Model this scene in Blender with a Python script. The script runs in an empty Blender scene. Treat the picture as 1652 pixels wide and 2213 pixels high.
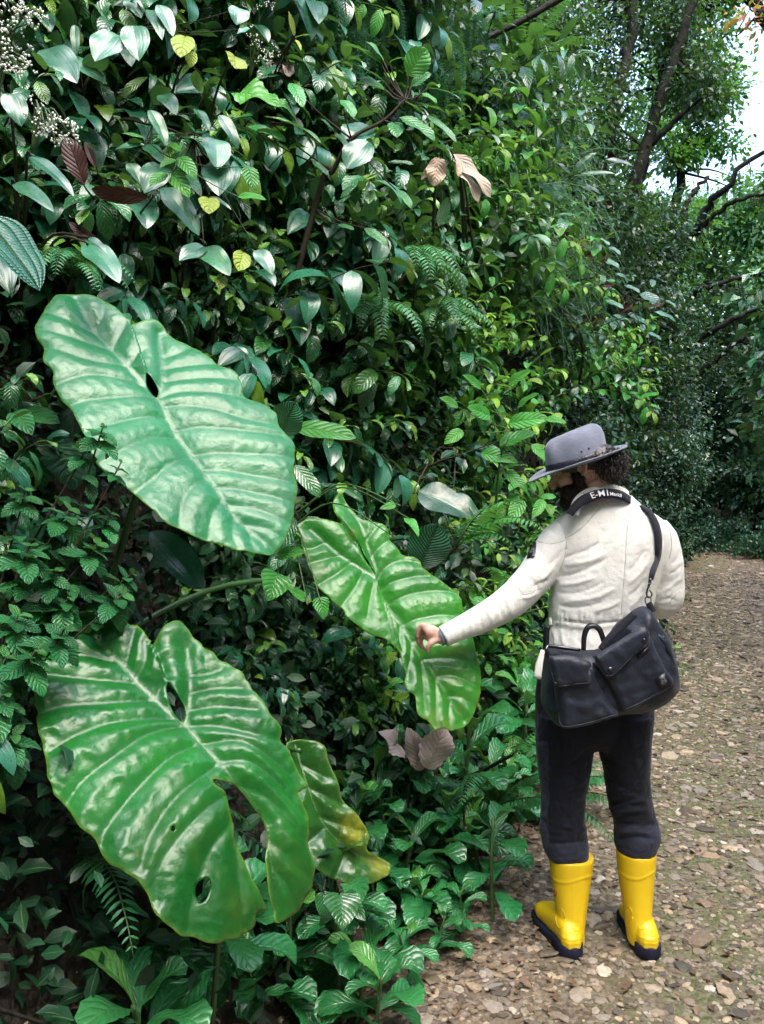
import bpy, math, random
import numpy as np
from mathutils import Vector, Matrix, noise
from mathutils.geometry import delaunay_2d_cdt
rnd = random.Random(7)
rng = np.random.default_rng(7)
sc = bpy.context.scene
C = sc.collection
PI = math.pi
# ---- view geometry: photo pixels (1652 x 2213 scale), focal length in those pixels, horizon row, eye height
F, CX, HY, EYE = 1723.0, 826.0, 1080.0, 1.6
def W(px, py, Y):
    return Vector(((px-CX)/F*Y, Y, EYE+(HY-py)/F*Y))

# ---------------------------------------------------------------- terrain
def left_edge(y):
    return 0.43*y - 1.1 - (0.02*(y-26)**2 if y > 26 else 0.0)
def right_edge(y):
    return 0.43*y + 2.1 - (0.009*(y-12)**2 if y > 12 else 0.0) - (0.0075*(y-26)**2 if y > 26 else 0.0)
def ground(x, y):
    dl = (left_edge(y)-x)*0.919
    dr = (x-right_edge(y))*0.919
    z = 0.012*noise.noise(Vector((x*1.7, y*1.7, 0))) + 0.02*noise.noise(Vector((x*.5, y*.5, 3)))
    if dl > 0:
        w = noise.noise(Vector((x*.8, y*.8, 9)))
        d = max(0.0, dl-0.12)
        k = min(1.0, max(0.0, (y-3.2)/3.3))
        h = (1.9+4.0*k)*d*d/(d+0.18)
        if h > 2.2: h = 2.2 + (h-2.2)*(2.1-1.1*k)
        cap = (7.4 if y < 10 else max(5.0, 7.4-(y-10)*.5)) + 0.7*w
        if h > cap: h = cap + (h-cap)*0.12
        z += h + 0.22*w*min(1, d)
    elif dr > 0:
        d = max(0.0, dr-0.2)
        h = 0.7*d*d/(d+0.4)
        if h > 3: h = 3+(h-3)*.2
        z += h
    return z
def hit(px, py, y0=1.3, y1=70.0):
    y = y0
    while y < y1:
        p = W(px, py, y)
        if p.z <= ground(p.x, y): return p
        y += 0.02 + 0.004*y
    return None

# ---------------------------------------------------------------- properties / objects
def tag(o, label=None, cat=None, group=None, kind=None):
    if label: o['label'] = label
    if cat: o['category'] = cat
    if group: o['group'] = group
    if kind: o['kind'] = kind
    return o
def empty(name, loc=(0,0,0), rot=(0,0,0), s=1.0):
    o = bpy.data.objects.new(name, None); C.objects.link(o)
    o.location = loc; o.rotation_euler = rot; o.scale = (s,s,s); o.empty_display_size = .1
    return o
def copy_tree(o, parent=None):
    c = o.copy(); C.objects.link(c); c.parent = parent
    for ch in list(o.children): copy_tree(ch, c)
    return c

class MB:
    """collects vertices, faces, uvs and a per-vertex tint, then becomes ONE mesh"""
    def __init__(s):
        s.V=[]; s.L=[]; s.T=[]; s.U=[]; s.K=[]; s.M=[]; s.n=0
    def add(s, V, faces, uv=None, tint=None, mi=0):
        V = np.asarray(V, float).reshape(-1,3); k = len(V)
        faces = [np.asarray(faces)] if isinstance(faces, np.ndarray) else faces
        for fa in faces:
            if isinstance(fa, np.ndarray) and fa.ndim == 2:
                s.L.append((fa+s.n).ravel()); s.T.append(np.full(len(fa), fa.shape[1])); s.M.append(np.full(len(fa), mi))
            else:
                s.L.append(np.asarray(fa)+s.n); s.T.append(np.array([len(fa)])); s.M.append(np.array([mi]))
        s.V.append(V)
        s.U.append(np.zeros((k,2)) if uv is None else np.asarray(uv, float))
        if tint is None: tint = (0.5,0.5,0.0)
        t = np.asarray(tint, float)
        s.K.append(np.broadcast_to(t, (k,3)).copy())
        s.n += k
    def arrays(s):
        return (np.concatenate(s.V), np.concatenate(s.L), np.concatenate(s.T), np.concatenate(s.U), np.concatenate(s.K), np.concatenate(s.M))
    def mesh(s, name, mats, smooth=True):
        V,L,T,U,K,M = s.arrays()
        me = bpy.data.meshes.new(name)
        me.vertices.add(len(V)); me.vertices.foreach_set('co', V.ravel())
        me.loops.add(len(L)); me.loops.foreach_set('vertex_index', L.astype(np.int32))
        me.polygons.add(len(T))
        st = np.concatenate(([0], np.cumsum(T)[:-1])).astype(np.int32)
        me.polygons.foreach_set('loop_start', st)
        me.polygons.foreach_set('loop_total', T.astype(np.int32))
        me.polygons.foreach_set('material_index', M.astype(np.int32))
        me.polygons.foreach_set('use_smooth', np.full(len(T), smooth))
        uvl = me.uv_layers.new(name='UVMap')
        uvl.data.foreach_set('uv', U[L].ravel())
        a = me.attributes.new('tint', 'FLOAT_COLOR', 'POINT')
        a.data.foreach_set('color', np.concatenate((K, np.ones((len(K),1))), 1).ravel())
        me.update(calc_edges=True); me.validate()
        for m in (mats if isinstance(mats, (list,tuple)) else [mats]): me.materials.append(m)
        return me
    def build(s, name, mats, parent=None, smooth=True):
        o = bpy.data.objects.new(name, s.mesh(name, mats, smooth)); C.objects.link(o)
        if parent: o.parent = parent
        return o
    def tiled(s, mats4, tints=None):
        """this buffer repeated under many 4x4 matrices, as another buffer"""
        V,L,T,U,K,M = s.arrays(); out = MB(); n = len(V); k = len(mats4)
        A = np.array([np.array(m) for m in mats4])
        P = np.einsum('kij,nj->kni', A[:,:3,:3], V) + A[:,None,:3,3]
        off = np.arange(k)*n
        out.V=[P.reshape(-1,3)]; out.L=[(L[None,:]+off[:,None]).ravel()]; out.T=[np.tile(T,k)]
        out.U=[np.tile(U,(k,1))]; out.M=[np.tile(M,k)]
        KK = np.tile(K,(k,1,1)).reshape(k,n,3)
        if tints is not None: KK = np.clip(KK + np.asarray(tints)[:,None,:],0,1)
        out.K=[KK.reshape(-1,3)]; out.n=n*k
        return out
    def merge(s, o):
        V,L,T,U,K,M = o.arrays()
        s.V.append(V); s.L.append(L+s.n); s.T.append(T); s.U.append(U); s.K.append(K); s.M.append(M); s.n += len(V)

def v3(a): return np.array((a[0],a[1],a[2]), float)
def nrm(a):
    a = np.asarray(a, float); return a/(np.linalg.norm(a)+1e-9)
def frame(d, up):
    """columns: x across, y along d, z the upper face"""
    y = nrm(d); x = np.cross(y, up)
    if np.linalg.norm(x) < 1e-3: x = np.cross(y, (1,0.1,0))
    x = nrm(x); z = np.cross(x, y)
    return np.stack((x,y,z),1)
def smooth_path(pts, n):
    """Catmull-Rom through the points"""
    P = [v3(p) for p in pts]
    if len(P) == 2: return [P[0]+(P[1]-P[0])*i/(n-1) for i in range(n)]
    P = [2*P[0]-P[1]]+P+[2*P[-1]-P[-2]]
    out=[]; m = len(P)-3
    for i in range(n):
        t = i/(n-1)*m; k = min(int(t), m-1); t -= k
        a,b,c,d = P[k:k+4]
        out.append(.5*((2*b)+(-a+c)*t+(2*a-5*b+4*c-d)*t*t+(-a+3*b-3*c+d)*t**3))
    return out
def interp(vals, n):
    xs = np.linspace(0,1,len(vals)); return np.interp(np.linspace(0,1,n), xs, vals)
def tube(mb, pts, radii, seg=6, n=None, tint=None, mi=0, cap=True, flat=1.0, side=None):
    n = n or len(pts)
    P = smooth_path(pts, n) if n != len(pts) else [v3(p) for p in pts]
    R = interp(radii if hasattr(radii,'__len__') else [radii]*2, n)
    V=[]; UV=[]
    up = np.array((0,0,1.)) if side is None else v3(side)
    prev=None
    for i in range(n):
        t = nrm(P[min(i+1,n-1)]-P[max(i-1,0)])
        if prev is None:
            a = np.cross(t, up)
            if np.linalg.norm(a)<1e-3: a = np.cross(t,(1,0,0))
            a = nrm(a)
        else: a = nrm(prev - t*np.dot(prev,t))
        prev=a; b = np.cross(t,a)
        for k in range(seg):
            th = 2*PI*k/seg
            V.append(P[i]+R[i]*(math.cos(th)*a+flat*math.sin(th)*b)); UV.append((k/seg, i/(n-1)))
    Fq=[]
    for i in range(n-1):
        for k in range(seg):
            k2=(k+1)%seg
            Fq.append((i*seg+k, i*seg+k2, (i+1)*seg+k2, (i+1)*seg+k))
    fs=[np.array(Fq)]
    if cap: fs += [list(range(seg))[::-1], [(n-1)*seg+k for k in range(seg)]]
    mb.add(V, fs, UV, tint, mi)

# ---------------------------------------------------------------- leaf blades
def profile(kind, t):
    if kind == 'ovate':   w = np.power(t,.55)*np.power(1-t,.85)
    elif kind == 'ellip': w = np.power(t,.75)*np.power(1-t,.75)
    elif kind == 'lance': w = np.power(t,.9)*np.power(1-t,1.1)
    elif kind == 'spat':  w = np.power(t,1.5)*np.power(1-t,.55)
    elif kind == 'heart': w = np.power(t,.32)*np.power(1-t,.9)
    elif kind == 'round': w = np.power(t,.5)*np.power(1-t,.5)
    else: w = np.power(t,.3)*(1-t)
    return w/np.max(np.concatenate((np.atleast_1d(w),[1e-6])))
def leaf_template(kind, nl=6, nw=4, width=.45, fold=.25, droop=.8, tooth=0.0, wave=0.0, twist=0.0, tip=.06):
    tt = np.linspace(0,1,nl+1)
    prof = profile(kind, np.clip(tt,.004,.996))
    prof[0]=.03; prof[-1]=.015
    s = np.linspace(-1,1,nw+1)
    phi = -droop*tt**1.2
    dy = np.cos(phi); dz = np.sin(phi)
    yy = np.concatenate(([0],np.cumsum((dy[1:]+dy[:-1])/2)))/nl
    zz = np.concatenate(([0],np.cumsum((dz[1:]+dz[:-1])/2)))/nl
    V=[];UV=[]
    for i,t in enumerate(tt):
        w = width/2*prof[i]
        if tooth and 0<i<nl: w *= 1+tooth*(1 if i%2 else -1)
        for j,u in enumerate(s):
            x = u*w; h = fold*abs(u)*w*(1.3-.5*abs(u)) + wave*math.sin(t*9+ (2 if u>0 else 0))*abs(u)*w
            tw = twist*t
            xx = x*math.cos(tw)-h*math.sin(tw); hh = x*math.sin(tw)+h*math.cos(tw)
            V.append((xx, yy[i]-math.sin(phi[i])*hh, zz[i]+math.cos(phi[i])*hh)); UV.append((.5+.5*u, t))
    Fq=[]
    m=nw+1
    for i in range(nl):
        for j in range(nw):
            Fq.append((i*m+j, i*m+j+1, (i+1)*m+j+1, (i+1)*m+j))
    return np.array(V), np.array(Fq), np.array(UV)
def leaf_variants(kind, n=5, seed=1, **kw):
    r = random.Random(seed); out=[]
    for _ in range(n):
        k = dict(kw)
        k['droop'] = kw.get('droop',.8)*r.uniform(.4,1.5); k['fold'] = kw.get('fold',.3)*r.uniform(.3,1.7)
        k['width'] = kw.get('width',.45)*r.uniform(.85,1.15); k['twist'] = r.uniform(-.5,.5); k['wave']=kw.get('wave',.12)*r.uniform(.2,1.5)
        out.append(leaf_template(kind, **k))
    return out
class Leaves:
    """gathers leaf placements per variant, flushed vectorised into a buffer"""
    def __init__(s, variants): s.v=variants; s.p=[[] for _ in variants]
    def put(s, pos, d, up, L, tint, r):
        k = r.randrange(len(s.v)); A = frame(d, up)*L
        s.p[k].append((A, v3(pos), tint))
    def flush(s, mb, mi=0):
        for (V,Fq,UV),pl in zip(s.v, s.p):
            if not pl: continue
            A = np.array([p[0] for p in pl]); T = np.array([p[1] for p in pl]); K = np.array([p[2] for p in pl])
            P = np.einsum('kij,nj->kni', A, V)+T[:,None,:]
            n=len(V); k=len(pl); off=np.arange(k)*n
            FF = (Fq[None]+off[:,None,None]).reshape(-1,4)
            mb.add(P.reshape(-1,3), FF, np.tile(UV,(k,1)), np.repeat(K,n,0), mi)

# ---------------------------------------------------------------- materials
class NT:
    def __init__(s, name):
        s.m = bpy.data.materials.new(name); s.m.use_nodes=True; s.t=s.m.node_tree; s.t.nodes.clear()
        s.out = s.t.nodes.new('ShaderNodeOutputMaterial')
    def n(s, ty, **kw):
        nd = s.t.nodes.new('ShaderNode'+ty)
        for k,v in kw.items(): setattr(nd,k,v)
        return nd
    def put(s, sock, v):
        if v is None: return
        if hasattr(v,'links') or isinstance(v, bpy.types.NodeSocket): s.t.links.new(v, sock)
        elif isinstance(v,(tuple,list)) and len(v)==3 and sock.type=='RGBA': sock.default_value=(*v,1)
        else: sock.default_value=v
    def math(s, op, a, b=None, c=None, clamp=False):
        nd=s.n('Math',operation=op,use_clamp=clamp); s.put(nd.inputs[0],a); s.put(nd.inputs[1],b)
        if c is not None: s.put(nd.inputs[2],c)
        return nd.outputs[0]
    def mix(s, f, a, b, mode='MIX'):
        nd=s.n('Mix',data_type='RGBA',blend_type=mode); s.put(nd.inputs[0],f); s.put(nd.inputs[6],a); s.put(nd.inputs[7],b); return nd.outputs[2]
    def mr(s, v, a,b,c=0.,d=1., smooth=False):
        nd=s.n('MapRange'); nd.interpolation_type='SMOOTHSTEP' if smooth else 'LINEAR'
        for i,x in enumerate((v,a,b,c,d)): s.put(nd.inputs[i],x)
        return nd.outputs[0]
    def noise(s, scale, detail=3, rough=.6, vec=None, dist=0.):
        nd=s.n('TexNoise'); nd.inputs['Scale'].default_value=scale; nd.inputs['Detail'].default_value=detail
        nd.inputs['Roughness'].default_value=rough; nd.inputs['Distortion'].default_value=dist
        if vec is not None: s.put(nd.inputs['Vector'],vec)
        return nd.outputs[0]
    def obj(s): return s.n('TexCoord').outputs['Object']
    def pos(s): return s.n('NewGeometry').outputs['Position']
    def bump(s, h, strength=.3, dist=.01, normal=None):
        nd=s.n('Bump'); nd.inputs['Strength'].default_value=strength; nd.inputs['Distance'].default_value=dist
        s.put(nd.inputs['Height'],h); s.put(nd.inputs['Normal'],normal) if normal is not None else None
        return nd.outputs[0]
    def bsdf(s, **kw):
        nd=s.n('BsdfPrincipled')
        for k,v in kw.items(): s.put(nd.inputs[k.replace('_',' ')],v)
        return nd.outputs[0]
    def done(s, sh): s.t.links.new(sh, s.out.inputs['Surface']); return s.m

def leaf_mat(name, ca, cb, cy, rough=.32, transl=.22, veins='pin', vn=9, under=None, bump=.5, spec=.5, vein_light=.35, coat=0.0):
    if ca[1]>ca[0]*1.5:
        ca=(ca[0]*.62,ca[1]*1.12,ca[2]*1.12); cb=(cb[0]*.68,cb[1]*1.15,cb[2]*1.12)
    m = NT(name)
    at = m.n('Attribute', attribute_name='tint'); sep = m.n('SeparateColor'); m.put(sep.inputs[0], at.outputs['Color'])
    r,g,b = sep.outputs[0],sep.outputs[1],sep.outputs[2]
    uv = m.n('UVMap'); sx = m.n('SeparateXYZ'); m.put(sx.inputs[0], uv.outputs[0])
    au = m.math('ABSOLUTE', m.math('MULTIPLY_ADD', sx.outputs[0], 2.0, -1.0)); v = sx.outputs[1]
    col = m.mix(r, ca, cb)
    col = m.mix(b, col, cy)
    val = m.mr(g,0,1,.55,1.45)
    hs = m.n('HueSaturation'); m.put(hs.inputs['Value'],val); m.put(hs.inputs['Color'],col); col=hs.outputs[0]
    nz = m.noise(22, 3, .6, m.obj())
    col = m.mix(m.mr(nz,.35,.7,0,.35), col, m.mix(.5,col,cb))
    mid = m.mr(au,.0,.09,1,0)
    if veins=='pin':
        ph = m.math('FRACT', m.math('MULTIPLY_ADD', au, -vn*.28, m.math('MULTIPLY', v, float(vn))))
        tri = m.math('ABSOLUTE', m.math('MULTIPLY_ADD', ph, 2.0, -1.0))   # 1 at the vein
        ve = m.mr(tri,.8,1.,0,1)
        hgt = m.math('SUBTRACT', 1.0, m.math('POWER', tri, 3.0))
    elif veins=='par':
        ph = m.math('FRACT', m.math('MULTIPLY', m.math('POWER', au, 1.2), 2.6))
        tri = m.math('ABSOLUTE', m.math('MULTIPLY_ADD', ph, 2.0, -1.0))
        ve = m.mr(tri,.85,1.,0,1)
        rip = m.math('SINE', m.math('MULTIPLY', v, 190.0))
        hgt = m.math('MULTIPLY_ADD', rip, .12, m.math('SUBTRACT', 1.0, m.math('POWER', tri, 4.0)))
    else:
        ve = mid; hgt = nz
    vm = m.math('MULTIPLY', m.math('MAXIMUM', mid, m.math('MULTIPLY', ve, .6)), vein_light)
    col = m.mix(vm, col, m.mix(.6, col, (.30,.48,.16)))
    geo = m.n('NewGeometry')
    if under is None: u = m.mix(.35, col, (.08,.15,.07))
    else: u = m.mix(m.mr(nz,.3,.7), under, tuple(x*.6 for x in under))
    colf = m.mix(geo.outputs['Backfacing'], col, u)
    hh = m.math('MULTIPLY_ADD', nz, .5, m.math('SUBTRACT', hgt, mid))
    bp = m.bump(hh, bump, .006)
    rg = m.math('ADD', m.mr(nz,.3,.7,rough-.05,rough+.12), m.math('MULTIPLY', geo.outputs['Backfacing'], .25))
    p = m.bsdf(Base_Color=colf, Roughness=rg, Specular_IOR_Level=spec, Normal=bp, Coat_Weight=coat, Coat_Roughness=.12)
    if transl>0:
        tr = m.n('BsdfTranslucent'); m.put(tr.inputs[0], m.mix(.55, colf, (.16,.36,.02)) if under is None else tuple(x*1.2 for x in under)); m.put(tr.inputs[1],bp)
        mx = m.n('MixShader'); m.put(mx.inputs[0],transl); m.put(mx.inputs[1],p); m.put(mx.inputs[2],tr.outputs[0]); p = mx.outputs[0]
    return m.done(p)
def plain_mat(name, col, rough=.6, spec=.4, bscale=60, bstr=.2, var=.25, bdist=.004, metallic=0.0, coat=0.0, sheen=0.0, tint=False):
    m = NT(name); o = m.obj()
    nz = m.noise(bscale,4,.6,o); n2 = m.noise(bscale*.12,3,.5,o)
    c = m.mix(m.mr(n2,.3,.7), tuple(x*(1-var) for x in col), tuple(min(1,x*(1+var)) for x in col))
    if tint:
        at = m.n('Attribute', attribute_name='tint'); sep = m.n('SeparateColor'); m.put(sep.inputs[0], at.outputs['Color'])
        hs = m.n('HueSaturation'); m.put(hs.inputs['Value'], m.mr(sep.outputs[1],0,1,.5,1.5)); m.put(hs.inputs['Color'],c); c=hs.outputs[0]
    return m.done(m.bsdf(Base_Color=c, Roughness=m.mr(nz,.3,.7,max(.02,rough-.07),min(1,rough+.07)), Specular_IOR_Level=spec, Normal=m.bump(nz,bstr,bdist), Metallic=metallic, Coat_Weight=coat, Sheen_Weight=sheen))
# ================================================================ camera, light
cd = bpy.data.cameras.new('camera'); cam = bpy.data.objects.new('camera', cd); C.objects.link(cam)
cam.location=(0,0,EYE); cam.rotation_euler=(PI/2,0,0)
cd.sensor_fit='VERTICAL'; cd.sensor_height=36; cd.lens=36*F/2213; cd.shift_y=-(1106.5-HY)/2213
cd.clip_start=.05; cd.clip_end=500; sc.camera=cam
SUN_EL, SUN_ROT = math.radians(58), math.radians(150)
w = bpy.data.worlds.new('World'); sc.world=w; w.use_nodes=True
nt=w.node_tree; bg=nt.nodes['Background']
sky=nt.nodes.new('ShaderNodeTexSky'); sky.sky_type='NISHITA'; sky.sun_disc=False
sky.sun_elevation=SUN_EL; sky.sun_rotation=SUN_ROT; sky.air_density=1.4; sky.dust_density=3.5; sky.ozone_density=1.0
hsv=nt.nodes.new('ShaderNodeHueSaturation'); hsv.inputs['Saturation'].default_value=1.0
nt.links.new(sky.outputs[0],hsv.inputs['Color']); nt.links.new(hsv.outputs[0],bg.inputs['Color']); bg.inputs['Strength'].default_value=.15
sl=bpy.data.lights.new('sun','SUN'); sl.energy=.8; sl.angle=math.radians(50); sl.color=(.97,.98,1)
so=bpy.data.objects.new('sun',sl); C.objects.link(so)
sd=Vector((math.sin(SUN_ROT)*math.cos(SUN_EL), math.cos(SUN_ROT)*math.cos(SUN_EL), math.sin(SUN_EL)))
so.rotation_euler=sd.to_track_quat('Z','Y').to_euler(); so.location=sd*20
sc.view_settings.view_transform='Standard'; sc.view_settings.look='None'; sc.view_settings.exposure=2.33; sc.view_settings.gamma=1
sc.render.engine='CYCLES'

# ================================================================ ground
def soil_mat():
    m=NT('trail_soil'); p=m.pos()
    sx=m.n('SeparateXYZ'); m.put(sx.inputs[0],p)
    n1=m.noise(2.2,5,.65,p); n2=m.noise(38,5,.7,p); n3=m.noise(9,4,.6,p)
    vo=m.n('TexVoronoi'); vo.inputs['Scale'].default_value=42; m.put(vo.inputs['Vector'],p)
    vs=m.n('SeparateColor'); m.put(vs.inputs[0],vo.outputs['Color'])
    c=m.mix(m.mr(n1,.3,.7),(.155,.115,.075),(.26,.20,.135))
    c=m.mix(m.mr(vs.outputs[0],0,1,0,.6),c,m.mix(vs.outputs[1],(.14,.10,.07),(.40,.34,.28)))
    c=m.mix(m.mr(n2,.45,.65,0,.85),c,(.07,.05,.035))
    # mossy strip between the wheel tracks
    d=m.math('ABSOLUTE',m.math('SUBTRACT',sx.outputs[0],m.math('MULTIPLY_ADD',sx.outputs[1],.40,.12)))
    k=m.math('MULTIPLY',m.mr(d,.1,.75,1,0),m.mr(n3,.38,.55))
    c=m.mix(m.math('MULTIPLY',k,.6),c,(.10,.14,.035))
    # bank soil left of the trail: shade painted in as near-black colour
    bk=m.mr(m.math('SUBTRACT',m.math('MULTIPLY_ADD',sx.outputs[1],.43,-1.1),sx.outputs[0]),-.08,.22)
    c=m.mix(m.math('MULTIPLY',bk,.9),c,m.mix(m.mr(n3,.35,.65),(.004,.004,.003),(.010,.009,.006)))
    h=m.math('MULTIPLY_ADD',n2,.6,m.math('MULTIPLY_ADD',vo.outputs['Distance'],-1.0,n3))
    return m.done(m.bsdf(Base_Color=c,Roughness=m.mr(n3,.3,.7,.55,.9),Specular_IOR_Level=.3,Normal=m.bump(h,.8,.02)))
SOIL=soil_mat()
def ground_sheet():
    ys=np.concatenate((np.arange(-6,8,.1),np.arange(8,20,.22),np.arange(20,60,.8),np.arange(60,221,10)))
    us=np.concatenate((np.arange(-60,-12,4),np.arange(-12,-5,.5),np.arange(-5,-2,.2),np.arange(-2,3.4,.085),np.arange(3.4,12,.5),np.arange(12,61,4)))
    V=[]
    for y in ys:
        e=left_edge(y) if y<45 else left_edge(45)
        yy = y
        for u in us:
            x=e+1.1+u if abs(u)<12 else (e+1.1)*1.0+u
            V.append((x,y,ground(x,min(y,45))))
    n=len(us); Fq=[(i*n+j,i*n+j+1,(i+1)*n+j+1,(i+1)*n+j) for i in range(len(ys)-1) for j in range(n-1)]
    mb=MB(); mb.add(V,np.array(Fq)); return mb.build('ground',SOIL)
tag(ground_sheet(),'pebbly brown forest track and the earth bank beside it, its shade painted in',None,None,'structure')

# ---- stones and litter on the trail
def stone_mat():
    m=NT('trail_stones'); at=m.n('Attribute',attribute_name='tint'); s=m.n('SeparateColor'); m.put(s.inputs[0],at.outputs['Color'])
    c=m.mix(s.outputs[0],(.37,.28,.17),(.25,.22,.18)); c=m.mix(m.mr(s.outputs[2],.75,1,0,.6),c,(.22,.13,.07))
    c=m.mix(m.mr(s.outputs[2],0,.14,.75,0),c,(.55,.49,.42))
    hs=m.n('HueSaturation'); m.put(hs.inputs['Value'],m.mr(s.outputs[1],0,1,.18,1.5)); m.put(hs.inputs['Color'],c)
    nz=m.noise(60,4,.7,m.pos())
    c2=m.mix(m.mr(nz,.4,.7,0,.5),hs.outputs[0],(.12,.09,.06))
    return m.done(m.bsdf(Base_Color=c2,Roughness=m.mr(nz,.3,.7,.42,.8),Specular_IOR_Level=.45,Normal=m.bump(nz,.5,.006)))
STONE=stone_mat()
def stone_proto(seed):
    import bmesh
    r=random.Random(seed); bm=bmesh.new(); bmesh.ops.create_icosphere(bm,subdivisions=1,radius=1)
    o=Vector((seed*3.1,0,0))
    for v in bm.verts:
        v.co*= .75+.6*abs(noise.noise(v.co*1.1+o)); v.co.z*=.42; v.co.x*=1.25
        v.co.z=max(min(v.co.z,.3),-.3)
    bm.verts.ensure_lookup_table()
    V=np.array([v.co[:] for v in bm.verts]); Fa=np.array([[q.index for q in f.verts] for f in bm.faces]); bm.free()
    return V,Fa
def scatter_stones():
    mb=MB(); r=random.Random(3)
    protos=[stone_proto(i) for i in range(7)]
    lists=[[] for _ in protos]; ti=[[] for _ in protos]
    def put(x,y,s):
        k=r.randrange(7); z=ground(x,y)
        M=Matrix.Translation((x,y,z+s*.10))@Matrix.Rotation(r.uniform(0,6.28),4,'Z')@Matrix.Rotation(r.uniform(-.35,.35),4,'X')@Matrix.Diagonal((s*r.uniform(.7,1.2),s*r.uniform(.7,1.2),s*r.uniform(.5,1.1),1))
        lists[k].append(M); ti[k].append((r.random(),r.random(),r.random()))
    for _ in range(60000):
        y=1.7+(r.random()**1.7)*16; e=left_edge(y); x=e+r.uniform(-.35,3.6)
        if abs((x)/y)>.56: continue
        if x<e+.1 and r.random()<.6: continue
        if y>9 and r.random()<.35: y=y+(y-9)*1.8; x=left_edge(y)+r.uniform(-.2,3.4)
        put(x,y,min(.04,.0045+.013*r.random()**2.3+(.020 if r.random()<.025 else 0))*(1+.09*y))
    for k,(V,Fa) in enumerate(protos):
        p=MB(); p.add(V,Fa,tint=(0,0,0)); mb.merge(p.tiled(lists[k],ti[k]))
    return mb.build('gravel',STONE,smooth=False)
tag(scatter_stones(),'loose tan and grey gravel covering the track','gravel',None,'stuff')
def scatter_litter():
    r=random.Random(5)
    vs=leaf_variants('ellip',4,3,nl=3,nw=2,width=.55,fold=.5,droop=.7)
    L=Leaves(vs)
    for _ in range(10000):
        y=1.8+(r.random()**1.4)*32; e=left_edge(y); x=e+(r.uniform(-.5,.6) if r.random()<.45 else r.uniform(.3,3.6))
        if abs(x/y)>.56: continue
        a=r.uniform(0,6.28); z=ground(x,y)+.012
        L.put((x,y,z),(math.cos(a),math.sin(a),r.uniform(-.1,.4)),(r.uniform(-.6,.6),r.uniform(-.6,.6),1),r.uniform(.012,.032)*(1+.05*y),(r.random(),r.random(),r.random()),r)
    mb=MB(); L.flush(mb); return mb.build('leaf_litter',LITTER)
m_=NT('dead_leaf_litter'); at=m_.n('Attribute',attribute_name='tint'); s_=m_.n('SeparateColor'); m_.put(s_.inputs[0],at.outputs['Color'])
c_=m_.mix(s_.outputs[0],(.23,.14,.08),(.12,.08,.05)); c_=m_.mix(m_.mr(s_.outputs[2],.85,1),c_,(.40,.30,.20))
LITTER=m_.done(m_.bsdf(Base_Color=c_,Roughness=.5,Specular_IOR_Level=.4))
tag(scatter_litter(),'scattered brown leaf litter over the track and its edge','leaf litter',None,'stuff')
# ================================================================ giant elephant-ear leaves
def c3(x,y): return (33.04+x*.4, 594.7+y*.4)
def c4(x,y): return (33.04+x*.44, 1288.6+y*.44)
def c5(x,y): return (594.7+x*.32, 1024.2+y*.32)
def giant_mat(name, base, pale, yellow, patch, rough):
    m=NT(name); at=m.n('Attribute',attribute_name='tint'); s=m.n('SeparateColor'); m.put(s.inputs[0],at.outputs['Color'])
    vein,age,edge=s.outputs[0],s.outputs[1],s.outputs[2]
    o=m.obj(); n1=m.noise(3.2,4,.6,o,.4); n2=m.noise(26,4,.65,o); n3=m.noise(9,4,.7,o)
    c=m.mix(m.mr(n1,.35,.68),base,pale)
    c=m.mix(m.math('MULTIPLY',m.mr(n3,.45,.7),.45),c,tuple(x*.6 for x in base))
    ak=m.math('MULTIPLY',age,m.mr(n1,.3,.6,.35,1.))
    c=m.mix(ak,c,m.mix(m.mr(n3,.42,.6),tuple(x*.55 for x in base),yellow))
    sp=m.math('MULTIPLY',m.mr(n2,.66,.72),patch)
    c=m.mix(sp,c,(.16,.10,.03))
    c=m.mix(m.math('MULTIPLY',m.math('POWER',edge,2.0),.6),c,(.20,.33,.05))
    dk=m.math('MULTIPLY',m.mr(vein,.02,.3,0,1),.25); c=m.mix(dk,c,tuple(x*.35 for x in base))
    c=m.mix(m.math('MULTIPLY',m.mr(vein,.45,.95),.5),c,(.22,.38,.15))
    geo=m.n('NewGeometry'); c=m.mix(geo.outputs['Backfacing'],c,m.mix(.5,c,(.13,.22,.10)))
    bp=m.bump(m.math('MULTIPLY_ADD',n2,.35,n3),.35,.012)
    fine=m.bump(m.noise(240,2,.5,o),.12,.002,bp)
    p=m.bsdf(Base_Color=c,Roughness=m.mr(n3,.3,.7,rough-.05,rough+.12),Specular_IOR_Level=.42,Normal=fine,Coat_Weight=.08,Coat_Roughness=.2)
    tr=m.n('BsdfTranslucent'); m.put(tr.inputs[0],m.mix(.6,c,(.14,.38,.03))); m.put(tr.inputs[1],fine)
    mx=m.n('MixShader'); m.put(mx.inputs[0],.16); m.put(mx.inputs[1],p); m.put(mx.inputs[2],tr.outputs[0])
    return m.done(mx.outputs[0])
def seg_dist(P, line):
    """distance of 2D points to a polyline, and a taper 0..1 along it"""
    best=np.full(len(P),1e9); par=np.zeros(len(P)); L=np.array(line); m=len(L)-1
    for i in range(m):
        a,b=L[i],L[i+1]; d=b-a; t=np.clip(((P-a)@d)/(d@d+1e-12),0,1)
        q=np.linalg.norm(P-(a+t[:,None]*d),axis=1); k=q<best
        best[k]=q[k]; par[k]=(i+t[k])/m
    return best,par
def smooth2(line,n=8):
    return [tuple(p[:2]) for p in smooth_path([(a,b,0) for a,b in line], (len(line)-1)*n+1)] if len(line)>2 else line
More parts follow.
